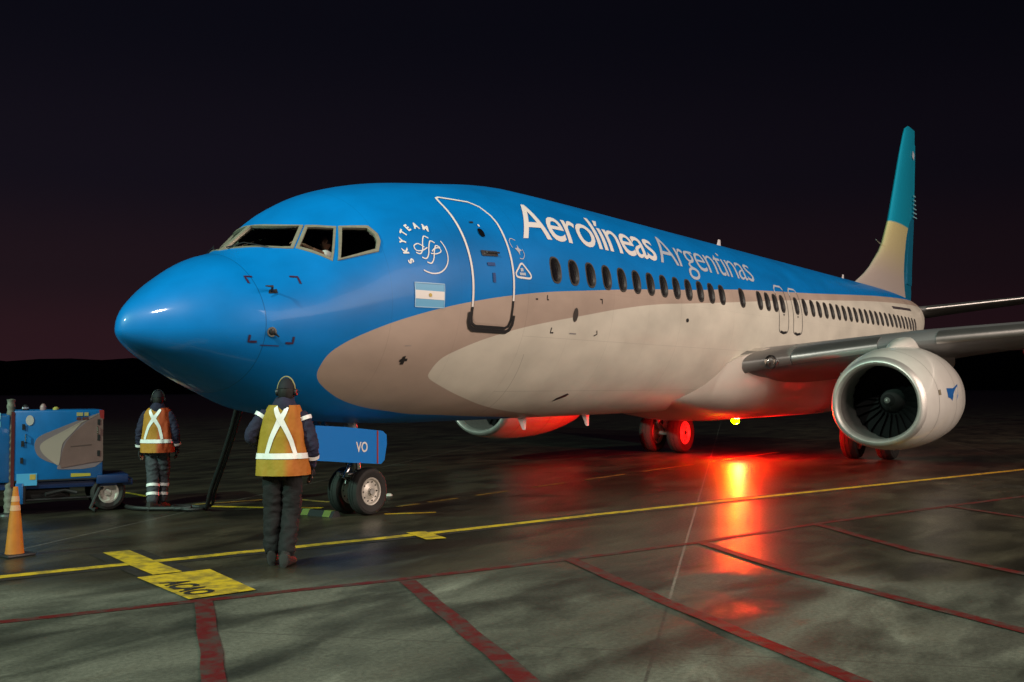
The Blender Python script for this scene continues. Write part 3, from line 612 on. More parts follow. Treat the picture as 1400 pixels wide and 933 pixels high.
for sg in (-1,1):
    mb=MB(); mb.loft([wsec(s,sg) for s in ST]+[[ (p[0],p[1],p[2]) for p in wsec(s,sg)] for s in TIPS],True); WG=mb.build('wing',WGREY,PLANE)
    # slat skin: the first tenth of the chord, a few millimetres proud
    def nose(st,off):
        y,xl,xt,z,t=st; c=xt-xl; F=[p for p in foil(c,t,60) if p[0]<(.062 if p[1]>.012*4*p[0]*(1-p[0]) else .016)]
        return [(xl+a*c-off*(1-a/.062),sg*y,z+b*c-.02*a*c+(off if b>0 else -off)*.8) for a,b in F]
    def at(y):
        for a,b in zip(ST,ST[1:]):
            if a[0]<=y<=b[0]: k=(y-a[0])/(b[0]-a[0]); return tuple([y]+[a[i]+(b[i]-a[i])*k for i in range(1,5)])
    for y0,y1 in ((2.75,4.35),(5.42,8.2),(8.25,11.1),(11.15,14),(14.05,16.9)):
        mb=MB(); mb.loft([nose(at(y0+(y1-y0)*i/6),.012) for i in range(7)],True,closed=True); mb.build('leading_edge_slat',LE_M,WG,ang=50)
    # root fairing with the landing lights let into it
    a,b=at(1.95),at(2.72)
    mb=MB(); mb.loft([nose((1.6,13.9,22,2.24,.14),.05),nose(a,.03),nose(b,.02)],True,closed=True); LR=mb.build('root_leading_edge',mat('root fairing grey',(.20,.195,.185),.35,.3) if sg<0 else bpy.data.materials['root fairing grey'],WG,ang=50)
    hs=mb=MB(); c0=Vector((14.20,sg*2.38,2.37)); mb.lathe([(.0,.16),(.03,.155),(.02,.13),(-.0,.12)],c0+Vector((-.05,0,-.01)),(-1,-.35*-sg*-1,0),20); mb.build('landing_light_bay',DARK,WG)
    for dy in (-.07,.09):
        mb=MB(); mb.lathe([(0,.062),(.03,.06),(.045,.035),(.05,0)],c0+Vector((-.04+dy*.4,sg*dy,0)),(-1,0,0),16); mb.build('landing_light',STEEL,WG)
    # flap track fairings
    for y in (6.6,9.9,13.0):
        s=at(y); mb=MB(); x0=s[1]+(s[2]-s[1])*.45; L_=(s[2]-x0)+.9; prof=[(L_*i/12,.17*math.sin(PI*(i/12)**.8)**.7+.001) for i in range(13)]; mb.lathe(prof,(x0,sg*y,s[3]-.26),(1,0,-.03),16,sz=1.4); mb.build('flap_track_fairing',WGREY,WG)
    # engine
    C0=Vector((13.25,sg*4.83,1.5))
    EN=bpy.data.objects.new('engine',None); COL.objects.link(EN); EN.parent=PLANE
    # outer cowl, slightly flattened below, as on the real thing
    def ring(x,r,cz=0,n=72,fl=.06,wide=1.0):
        o=[]
        for j in range(n):
            a=2*PI*j/n; c,s=math.cos(a),math.sin(a); rr=r*(1-fl*max(0,-s)**3); o.append((C0.x+x,C0.y+rr*c*wide*(1+fl*.5*(max(0,-s)*abs(c)*2)),C0.z+cz+rr*s))
        return o
    OUT=[(.14,.905,.0),(.30,.955,.01),(.6,1.015,.03),(1.0,1.06,.05),(1.5,1.085,.07),(2.1,1.08,.09),(2.7,1.03,.10),(3.3,.93,.11),(3.75,.83,.12)]
    mb=MB(); mb.loft([ring(x,r,c) for x,r,c in OUT]+[ring(3.73,.79,.12),ring(3.2,.80,.12)],False); mb.build('nacelle',COWL,EN)
    LIP=[(.14,.905,.0),(.06,.875,.0),(.01,.835,.0),(0,.80,.0),(.02,.77,0),(.08,.745,.0),(.16,.73,.0)]
    LIPM=bpy.data.materials.get('inlet lip alloy') or mat('inlet lip alloy',(.62,.61,.58),.46,.75,var=.08,vs=5)
    mb=MB(); mb.loft([ring(x,r+.002,c) for x,r,c in LIP],False); mb.build('inlet_lip',LIPM,EN)
    IN=[(.16,.731,.0),(.4,.735,.01),(.8,.765,.03),(1.1,.775,.04),(1.45,.775,.04)]
    mb=MB(); mb.loft([ring(x,r,c,fl=.06*max(0,1-x)) for x,r,c in IN],False); mb.build('inlet_duct',mat('inlet liner',(.22,.21,.20),.5,.2,var=.1,vs=8) if sg<0 else bpy.data.materials['inlet liner'],EN)
    FC=C0+Vector((1.12,0,.05)); mb=MB()
    for k in range(24):
        a=2*PI*k/24; vs=[]
        for i in range(7):
            r=.26+(.762-.26)*i/6; tw=R(28+34*i/6); ch=.10+.05*i/6; d=Vector((0,math.cos(a),math.sin(a))); t_=Vector((0,-math.sin(a),math.cos(a)))
            for sgn in (-1,1): vs.append(FC+d*r+t_*(sgn*ch*math.sin(tw)*1.1)+Vector((sgn*ch*math.cos(tw)*.8+.03*math.sin(i),0,0)))
        mb.add(vs,[(2*i,2*i+1,2*i+3,2*i+2) for i in range(6)])
    mb.build('fan',mat('fan titanium',(.006,.006,.0065),.8,0,.1) if sg<0 else bpy.data.materials['fan titanium'],EN)
    mb=MB(); mb.lathe([(.3,.0),(.3,.775)],C0+Vector((1.2,0,.05)),(1,0,0),32); mb.build('fan_backing',mat('engine core black',(.006,.006,.006),.8) if sg<0 else bpy.data.materials['engine core black'],EN)
    SPN=mat('spinner grey',(.045,.045,.045),.4,.2) if sg<0 else bpy.data.materials['spinner grey']
    mb=MB(); mb.lathe([(-.42,.0),(-.40,.035),(-.32,.09),(-.18,.165),(0,.235),(.1,.265)],FC,(1,0,0),32); s_=mb.build('spinner',SPN,EN)
    mb=MB(); mb.lathe([(-.428,.0),(-.412,.022),(-.385,.048),(-.37,.058)],FC,(1,0,0),24); mb.build('spinner_tip',mat('spinner tip',(.35,.35,.33),.35,.5) if sg<0 else bpy.data.materials['spinner tip'],s_)
    mb=MB(); mb.lathe([(-.362,.066),(-.30,.104),(-.26,.126)],FC,(1,0,0),24); mb.build('spinner_band',bpy.data.materials['engine core black'],s_)
    mb=MB(); mb.lathe([(3.2,.60),(3.9,.55),(4.6,.42),(4.75,.38),(4.7,.33),(4.3,.30)],C0+Vector((0,0,.14)),(1,0,0),36); mb.lathe([(4.3,.28),(4.9,.20),(5.35,.05),(5.4,0)],C0+Vector((0,0,.14)),(1,0,0),30); mb.build('core_nozzle',DULL,EN)
    SEAM=bpy.data.materials.get('cowl seam') or mat('cowl seam',(.12,.115,.105),.6)
    for xa in (.62,1.75,2.55):
        for (x1,r1,c1),(x2,r2,c2) in zip(OUT,OUT[1:]):
            if x1<=xa<=x2: k=(xa-x1)/(x2-x1); r_a=r1+(r2-r1)*k; c_a=c1+(c2-c1)*k; sl=(r2-r1)/(x2-x1)
        mb=MB(); mb.loft([ring(xa-.005,r_a+.002,c_a),ring(xa+.005,r_a+.002+sl*.01,c_a)],False); mb.build('cowl_seam',SEAM,EN)
    # pylon
    mb=MB(); rg=[]
    for x,wd,z0,z1 in ((.95,.02,.92,1.10),(1.3,.16,.9,1.22),(1.9,.25,.9,1.34),(2.5,.26,.9,1.40),(3.4,.25,.85,1.38),(4.6,.22,.55,1.28),(6.2,.12,.75,1.15)):
        rg.append([(C0.x+x,C0.y+wd*math.cos(a)*abs(math.cos(a))**-.3 if abs(math.cos(a))>.01 else C0.y,C0.z+(z0+z1)/2+(z1-z0)/2*math.sin(a)) for a in [2*PI*j/20+.01 for j in range(20)]])
    mb.loft(rg,True); mb.build('pylon',COWL,EN)
    # inboard strake
    p=C0+Vector((.95,-sg*.93,.52)); n=Vector((0,-sg*.86,.5)); mb=MB(); mb.loft([[p,p+n*.03,p+n*.01+Vector((.01,0,.02))],[p+Vector((.35,-sg*.03,.03)),p+n*.20+Vector((.35,0,0)),p+n*.1+Vector((.36,0,.02))],[p+Vector((.9,-sg*.04,.05)),p+n*.22+Vector((.9,0,0)),p+n*.1+Vector((.9,0,.02))]],True); mb.build('strake',COWL,EN,smooth=False)
    # cowl markings on the outboard side
    def on_cowl(x,a,off=.006):
        for (xa,ra,ca),(xb,rb,cb_) in zip(OUT,OUT[1:]):
            if xa<=x<=xb: k=(x-xa)/(xb-xa); r=ra+(rb-ra)*k; cz=ca+(cb_-ca)*k
        return Vector((C0.x+x,C0.y+sg*(r+off)*math.cos(a),C0.z+cz+(r+off)*math.sin(a)))
    LB=bpy.data.materials.get('emblem blue') or mat('emblem blue',(.005,.09,.32),.4)
    for pg in ([(1.10,.22),(1.55,.20),(1.45,.10),(1.30,.02),(1.12,.05)],[(1.55,.20),(2.0,.26),(1.9,.05),(1.62,-.12),(1.30,.02),(1.45,.10)],[(1.62,-.12),(1.95,-.16),(1.85,-.24),(1.30,-.22),(1.10,-.24),(1.12,-.10),(1.35,-.14)]):
        mb=MB(); mb.add([on_cowl(x,a) for x,a in pg],[tuple(range(len(pg)))]); mb.build('cowl_emblem',LB,EN,smooth=False)
    mb=MB(); mb.add([on_cowl(x,a) for x,a in ((.62,.12),(.75,.12),(.75,.22),(.62,.22))],[(0,1,2,3)]); mb.build('cowl_placard',mat('placard',(.16,.14,.09),.6) if sg<0 else bpy.data.materials['placard'],EN,smooth=False)
    # tailplane
    mb=MB(); sct=[(.3,33.0,36.6,4.66,.10),(.9,33.5,36.7,4.74,.10),(4,35.55,37.7,5.13,.09),(6.9,37.45,38.6,5.50,.09),(7.1,37.8,38.6,5.53,.07)]
    mb.loft([wsec(s,sg) for s in sct],True); TP=mb.build('tailplane',WGREY,PLANE)
    def nose2(y):
        for a,b in zip(sct,sct[1:]):
            if a[0]<=y<=b[0]: k=(y-a[0])/(b[0]-a[0]); xl,xt,z,t=[a[i]+(b[i]-a[i])*k for i in range(1,5)]
        c=xt-xl; return [(xl+a*c-.012*(1-a/.07),sg*y,z+b*c-.02*a*c+(.008 if b>0 else -.008)) for a,b in foil(c,t,40) if a<.07]
    mb=MB(); mb.loft([nose2(.95+i*5.9/8) for i in range(9)],True); mb.build('leading_edge',LE_M,TP,ang=50)

# tail fin: white root sweeping up into yellow and then sky blue, with a rudder
def fin_mat():
    m=bpy.data.materials.new('fin paint'); m.use_nodes=True; nt=m.node_tree; b=nt.nodes['Principled BSDF']; L=nt.links.new
    tc=N(nt,'ShaderNodeTexCoord'); sp=N(nt,'ShaderNodeSeparateXYZ'); L(tc.outputs['Object'],sp.inputs[0])
    ra=N(nt,'ShaderNodeValToRGB'); mr=N(nt,'ShaderNodeMapRange'); mr.inputs['From Min'].default_value=5; mr.inputs['From Max'].default_value=12.5; L(sp.outputs['Z'],mr.inputs['Value']); L(mr.outputs[0],ra.inputs[0])
    c=ra.color_ramp; c.elements[0].position=0; c.elements[0].color=(.52,.46,.42,1); c.elements[1].position=.402; c.elements[1].color=(.005,.32,.50,1)
    for p,col in ((.12,(.52,.46,.40,1)),(.26,(.58,.53,.30,1)),(.395,(.62,.57,.27,1))): e=c.elements.new(p); e.color=col
    # round sky blue lobe at the foot of the rudder, pale stripes above
    d=N(nt,'ShaderNodeVectorMath',operation='DISTANCE'); d.inputs[1].default_value=(36.0,0,6.45); mp=N(nt,'ShaderNodeMapping'); mp.inputs['Scale'].default_value=(1,0,1); L(tc.outputs['Object'],mp.inputs[0]); L(mp.outputs[0],d.inputs[0])
    lt=N(nt,'ShaderNodeMath',operation='LESS_THAN'); L(d.outputs['Value'],lt.inputs[0]); lt.inputs[1].default_value=2.15
    mx=N(nt,'ShaderNodeMix',data_type='RGBA'); L(lt.outputs[0],mx.inputs[0]); L(ra.outputs[0],mx.inputs[6]); mx.inputs[7].default_value=(.005,.17,.30,1); L(mx.outputs[2],b.inputs['Base Color'])
    b.inputs['Roughness'].default_value=.4; b.inputs['Coat Weight'].default_value=.3
    return m
FM=fin_mat()
FZ=[(4.6,27.6,35.0),(5.30,27.75,35.15),(5.45,28.15,35.2),(5.74,28.95,35.2),(6.05,29.65,35.25),(6.36,30.2,35.3),(6.72,30.85,35.35),(7.09,31.35,35.45),(8.06,32.2,35.7),(9.27,32.95,35.9),(10.82,33.9,36.15),(11.7,34.5,36.25),(12.0,34.75,36.3),(12.2,35.25,36.3)]
def fsec(z,xl,xt,t0=.34):
    c=xt-xl; th=min(.10,.36/c) if z<12.1 else .03; k=max(.0,1); return [(xl+a*c,b*c,z) for a,b in foil(c,th*(1 if z>6.9 else (.55+.45*max(0,(z-4.6)/2.3))),24,0)]
mb=MB(); mb.loft([fsec(*s) for s in FZ],True); FIN=mb.build('tail_fin',FM,PLANE)
for z0,z1 in ((5.8,8.6),(8.64,11.6)):
    mb=MB(); rg=[]
    for i in range(5):
        z=z0+(z1-z0)*i/4
        for a,b in zip(FZ,FZ[1:]):
            if a[0]<=z<=b[0]: k=(z-a[0])/(b[0]-a[0]); xl=a[1]+(b[1]-a[1])*k; xt=a[2]+(b[2]-a[2])*k
        h=.16 if z0<6 else .12; rg.append([(xt-.95,-h*.62,z),(xt+.03,-.015,z),(xt+.03,.015,z),(xt-.95,h*.62,z)])
    mb.loft(rg,True); mb.build('rudder',FM,FIN,smooth=False)
for i in range(6):
    z=8.55+.17*i; mb=MB(); mb.box((35.55,-.125,z),(.55-.05*i,.004,.05)); mb.build('fin_stripe',mat('fin stripe',(.20,.42,.48),.5) if i==0 else bpy.data.materials['fin stripe'],FIN,smooth=False)
mb=MB(); mb.box((35.6,-.10,11.05),(.25,.01,.28),Matrix.Rotation(R(20),3,'Y')); mb.build('fin_marking',LTGREY,FIN,smooth=False)
mb=MB(); mb.tube([(31.05,0,7.02),(30.55,0,7.10)],[.03,.012],8); mb.build('fin_probe',DULL,FIN)

# wheels and legs
def wheel(C,r,wd,sg,parent,rimr=.58,holes=10):
    C=Vector(C); mb=MB(); h=wd/2
    mb.lathe([(-h*.72,r*rimr),(-h*.95,r*.72),(-h,r*.84),(-h*.86,r*.94),(-h*.55,r*.985),(-h*.28,r),(-h*.27,r*.975),(-h*.22,r*.975),(-h*.21,r),(h*.21,r),(h*.22,r*.975),(h*.27,r*.975),(h*.28,r),(h*.55,r*.985),(h*.86,r*.94),(h,r*.84),(h*.95,r*.72),(h*.72,r*rimr)],C,(0,1,0),48)
    t=mb.build('wheel',RUB,parent,ang=25)
    mb=MB()
    for s in (-1,1):
        q=r*rimr; mb.lathe([(s*h*.74,q*1.01),(s*h*.80,q*.99),(s*h*.76,q*.90),(s*h*.50,q*.80),(s*h*.42,q*.62),(s*h*.55,q*.42),(s*h*.62,q*.30),(s*h*.75,q*.28),(s*h*.78,q*.0)],C,(0,1,0),40)
    rm=mb.build('rim',mat('wheel rim',(.58,.56,.50),.4,.3,var=.1,vs=12) if 'wheel rim' not in bpy.data.materials else bpy.data.materials['wheel rim'],t,ang=25)
    mb=MB()
    for k in range(holes):
        a=2*PI*k/holes
        for s in (-1,1): mb.lathe([(0,r*rimr*.055),(s*.012,r*rimr*.055),(s*.012,0)],C+Vector((r*rimr*.80*math.cos(a)*.88,s*h*.46,r*rimr*.80*math.sin(a)*.88)),(0,1,0),8)
    for s in (-1,1): mb.lathe([(0,r*rimr*.17),(s*.01,r*rimr*.15),(s*.012,0)],C+Vector((0,s*h*.785,0)),(0,1,0),14)
    mb.build('wheel_bolts',DARK,rm); return t
GEARP=mat('gear leg paint',(.42,.42,.40),.38,.3,var=.15,vs=18)
NG=bpy.data.objects.new('nose_gear',None); COL.objects.link(NG); NG.parent=PLANE
mb=MB(); mb.tube([(3.85,0,1.45),(3.95,0,.62)],.075,16); mb.tube([(3.95,0,.70),(3.98,0,.34)],.05,14); mb.tube([(3.98,-.30,.345),(3.98,.30,.345)],.045,12); mb.box((3.96,0,.60),(.16,.20,.12),bev=.02); mb.build('strut',GEARP,NG)
mb=MB(); mb.tube([(3.85,0,.75),(3.70,0,.56),(3.93,0,.40)],[.035,.03,.03],8); mb.tube([(3.84,.05,.92),(3.2,.08,1.35)],.035,8); mb.tube([(3.84,-.05,.92),(3.2,-.08,1.35)],.035,8); mb.build('torque_link',STEEL,NG)
mb=MB()
for y in (-.085,.085): mb.lathe([(-.13,0),(-.13,.035),(.0,.038),(.0,.022),(.13,.022),(.13,0)],(3.80,y,.60),(1,0,0),14)
mb.tube([(3.86,-.12,.50),(3.86,.12,.50)],.028,10); mb.tube([(3.80,0,.72),(3.74,0,.46)],.024,10)
mb.build('steering_actuator',STEEL,NG)
mb=MB()
for y in (-.09,.09): mb.tube([(3.88,y,1.1),(3.84,y*1.2,.8),(3.90,y*.9,.5),(3.96,y*1.3,.36)],.012,6)
mb.build('hydraulic_hose',DARK,NG)
for y in (-.13,.13): mb=MB(); mb.lathe([(-.02,.0),(-.02,.06),(.05,.055),(.08,0)],(3.80,y,.86),(1,0,0),16); mb.build('taxi_light',STEEL,NG)
for y in (-.20,.20): wheel((3.98,y,.345),.345,.20,-1,NG)
for sg in (-1,1):
    q=[(2.72,1.34),(3.3,1.30),(4.05,1.22),(4.135,1.16),(4.14,1.02),(4.09,.80),(4.02,.745),(3.4,.80),(2.72,.87)]
    y0=sg*.42; mb=MB(); mb.loft([[(x,y0-.012,z) for x,z in q],[(x,y0+.012,z) for x,z in q]],True); GD=mb.build('nose_gear_door',mat('gear door blue',(.003,.20,.66),.35,coat=.4) if sg<0 else bpy.data.materials['gear door blue'],NG,smooth=False)
    mb=MB(); mb.add([(3.925,y0+sg*.016,.757),(3.955,y0+sg*.016,.754),(3.955,y0+sg*.016,1.228),(3.925,y0+sg*.016,1.231)],[(0,1,2,3)]); mb.build('door_stripe',REDM,GD,smooth=False)
    if sg<0:
        v,f=text_mesh('VO',.20,.004); mb=MB(); mb.add([(3.50+p[0]*.82,y0-.018,.945+p[1]+p[0]*-.03) for p in v],f); mb.build('door_lettering',WHITE,GD,smooth=False)
    mb=MB(); mb.tube([(3.3,y0,1.2),(3.6,sg*.1,1.3)],.02,6); mb.build('door_rod',DULL,GD)
for sg in (-1,1):
    MG=bpy.data.objects.new('main_gear',None); COL.objects.link(MG); MG.parent=PLANE; y=sg*2.86
    mb=MB(); mb.tube([(19.4,y+sg*.05,2.5),(19.5,y,1.1)],.13,16); mb.tube([(19.5,y,1.15),(19.56,y,.55)],.085,14); mb.tube([(19.56,y-.5,.56),(19.56,y+.5,.56)],.08,12); mb.tube([(19.45,y,1.5),(19.5,y-sg*1.3,2.0)],.06,10); mb.build('strut',GEARP,MG)
    mb=MB(); mb.tube([(19.42,y,1.2),(19.12,y,.85),(19.5,y,.6)],[.05,.05,.045],8); mb.build('torque_link',STEEL,MG)
    mb=MB()
    for d in (-.12,.12): mb.tube([(19.35,y+d,1.9),(19.3,y+d*1.4,1.2),(19.36,y+d*1.6,.8),(19.5,y+d*1.2,.6)],.018,6)
    mb.build('brake_hose',DULL,MG)
    mb=MB(); mb.box((19.5,y+sg*.22,1.62),(1.0,.03,1.05),Matrix.Rotation(R(sg*4),3,'X'),bev=.01); mb.build('gear_leg_door',COWL,MG)
    for d in (-.43,.43): wheel((19.56,y+d,.56),.56,.40,-1,MG)
# red anti collision beacon under the belly, lit
LAMP=mat('beacon lens',(.9,.6,.1),.2,emit=(.27,1.0,.0),es=230)
mb=MB(); mb.lathe([(.0,.11),(-.05,.11),(-.05,.09)],(17.85,0,1.09),(0,0,1),24); BC=mb.build('beacon_base',DULL,PLANE)
AXL=Vector((-.72,-.22,-.55)).normalized(); PL_=Vector((17.76,0,.975))
mb=MB(); mb.lathe([(.0,.098),(.022,.085),(.036,.05),(.04,0)],PL_,AXL,24); mb.build('beacon_lens',LAMP,BC)
mb=MB(); mb.lathe([(.006,.108),(-.03,.112),(-.09,.085),(-.12,.0)],PL_,AXL,24); mb.build('beacon_housing',DULL,BC)
d=bpy.data.lights.new('beacon_light','POINT'); d.energy=1700; d.color=(1,.006,.006); d.shadow_soft_size=.06
o=bpy.data.objects.new('beacon_light',d); COL.objects.link(o); o.location=(17.93,0,.82); o.parent=PLANE

# ------------------------------------------------------------ people
SKIN=mat('skin',(.42,.22,.14),.55); NAVY=mat('navy jacket cloth',(.014,.014,.040),.85,var=.25,vs=9,bump=.5,bs=22); BLKC=mat('black trouser cloth',(.004,.004,.005),.85,var=.3,vs=8,bump=.6,bs=16)
GREYC=mat('work trouser cloth',(.045,.05,.06),.8,var=.4,vs=7,bump=.6,bs=16); BOOT=mat('boot leather',(.016,.014,.013),.6,var=.2); GLOVE=mat('black glove',(.012,.012,.014),.8)
TAPE=mat('reflective tape',(.86,.86,.84),.35,var=.05,vs=30); HAIR=mat('dark hair',(.005,.004,.003),.7); CAPM=mat('dark cap cloth',(.006,.007,.012),.8); YCAP=mat('tan cap peak',(.34,.28,.12),.7)
def vest_mat(name,a,b_,xs):
    m=bpy.data.materials.new(name); m.use_nodes=True; nt=m.node_tree; b=nt.nodes['Principled BSDF']; L=nt.links.new
    tc=N(nt,'ShaderNodeTexCoord'); sp=N(nt,'ShaderNodeSeparateXYZ'); L(tc.outputs['Object'],sp.inputs[0])
    no=N(nt,'ShaderNodeTexNoise'); no.inputs['Scale'].default_value=9; L(tc.outputs['Object'],no.inputs[0])
    r=N(nt,'ShaderNodeMapRange'); r.inputs['From Min'].default_value=xs-.03; r.inputs['From Max'].default_value=xs+.03; L(sp.outputs['X'],r.inputs['Value'])
    x=N(nt,'ShaderNodeMix',data_type='RGBA'); L(r.outputs[0],x.inputs[0]); x.inputs[6].default_value=(*a,1); x.inputs[7].default_value=(*b_,1)
    L(x.outputs[2],b.inputs['Base Color']); b.inputs['Roughness'].default_value=.75
    bp=N(nt,'ShaderNodeBump'); bp.inputs['Strength'].default_value=.6; bp.inputs['Distance'].default_value=.03; L(no.outputs['Fac'],bp.inputs['Height']); L(bp.outputs[0],b.inputs['Normal']); return m
def skin_mesh(name,nodes,edges,m,parent,sub=2,root=0,smooth_it=0):
    """nodes: (x,y,z,rx,ry); a continuous surface grown round the edges"""
    me=bpy.data.meshes.new(name); me.from_pydata([n[:3] for n in nodes],edges,[]); o=link(name,me,parent)
    s=o.modifiers.new('s','SKIN'); s.use_smooth_shade=True; s.branch_smoothing=.6
    for v,n in zip(me.skin_vertices[0].data,nodes): v.radius=(n[3],n[4] if len(n)>4 else n[3])
    for v in me.skin_vertices[0].data: v.use_root=False
    me.skin_vertices[0].data[root].use_root=True
    u=o.modifiers.new('u','SUBSURF'); u.levels=sub; u.render_levels=sub
    realize(o); o.data.materials.clear(); o.data.materials.append(m)
    for p in o.data.polygons: p.use_smooth=True
    return o
def folds(o,amp,f=(10,10,24),seed=0):
    """push the cloth in and out along its normals to give it creases"""
    me=o.data; nr=[v.normal.copy() for v in me.vertices]
    for v,n in zip(me.vertices,nr):
        p=v.co; q=Vector((p.x*f[0]+seed,p.y*f[1],p.z*f[2])); a=noise.noise(q)+.5*noise.noise(q*2.1+Vector((3,1,7)))
        v.co=p+n*amp*(1-2*abs(a))
    me.update(); return o
def join_meshes(objs):
    """merge pieces of one body into its first mesh"""
    bm=bmesh.new()
    for o in objs: bm.from_mesh(o.data)
    bm.to_mesh(objs[0].data); bm.free()
    for o in objs[1:]: bpy.data.objects.remove(o)
    for p in objs[0].data.polygons: p.use_smooth=True
    return objs[0]
def head_mesh(c,s,turn,parent,m):
    """skull, brow, nose, mouth, eyes sockets and ears, looking along +y turned by turn"""
    bm=bmesh.new(); bmesh.ops.create_uvsphere(bm,u_segments=40,v_segments=28,radius=1)
    for v in bm.verts:
        x,y,z=v.co; fx=x*.076; fz=z*.118; fy=y*.096
        if z<0: fx*=1+.30*z; fy*=1+(.12*z if y>0 else .45*z)
        if y>.3:
            nb=math.exp(-((x/.16)**2+((z+.12)/.20)**2)); fy+=.022*nb*(1 if z>-.35 else .3)
            eb=math.exp(-(((abs(x)-.38)/.17)**2+((z-.04)/.12)**2)); fy-=.009*eb
            fy+=.004*math.exp(-((z-.22)/.08)**2)-.003*math.exp(-((x/.3)**2+((z+.47)/.03)**2))+.003*math.exp(-((x/.3)**2+((z+.42)/.04)**2))
        eb=math.exp(-(((y+.02)/.16)**2+((z+.02)/.24)**2))
        if abs(x)>.8: fx+=math.copysign(.014*eb,x)
        v.co=(fx,fy,fz)
    M=Matrix.Translation(c)@Matrix.Rotation(turn,4,'Z')@Matrix.Scale(s,4); bmesh.ops.transform(bm,matrix=M,verts=bm.verts)
    me=bpy.data.meshes.new('head'); bm.to_mesh(me); bm.free(); me.materials.append(m); o=link('head',me,parent); return o
def hand_parts(P,D,UP,sgn,parent,m,s=1.0,curl=.6):
    """palm, four bent fingers and a thumb; P wrist, D along the hand, UP back of the hand"""
    D=Vector(D).normalized(); UP=Vector(UP); UP=(UP-D*UP.dot(D)).normalized(); S=D.cross(UP)*sgn; P=Vector(P); out=[]
    pal=[(*(P),.026*s,.020*s),(*(P+D*.045*s),.040*s,.017*s),(*(P+D*.088*s),.040*s,.014*s)]
    out.append(skin_mesh('p',pal,[(0,1),(1,2)],m,parent,1))
    for k,l in zip(range(4),(.070,.080,.074,.058)):
        o_=P+D*.078*s+S*(.030-.020*k)*s; a=.35*curl; pts=[o_]; d=D
        for i,fr in enumerate((.45,.32,.23)):
            a_=curl*(.5+.55*i); d=(D*math.cos(a_*(1+.0*i)+i*.25*curl)-UP*math.sin(a_+i*.25*curl)).normalized(); pts.append(pts[-1]+d*l*fr*s*1.1)
        out.append(skin_mesh('f',[(*p,.0095*s*(1-.08*i),.0095*s*(1-.08*i)) for i,p in enumerate(pts)],[(0,1),(1,2),(2,3)],m,parent,1))
    t0=P+D*.02*s+S*.022*s; t1=t0+(D*.6+S*.7-UP*.25).normalized()*.038*s; t2=t1+(D*.9+S*.15-UP*.4).normalized()*.034*s; t3=t2+(D*.9-S*.1-UP*.5).normalized()*.024*s
    out.append(skin_mesh('t',[(*p,.011*s,.011*s) for p in (t0,t1,t2,t3)],[(0,1),(1,2),(2,3)],m,parent,1)); return out
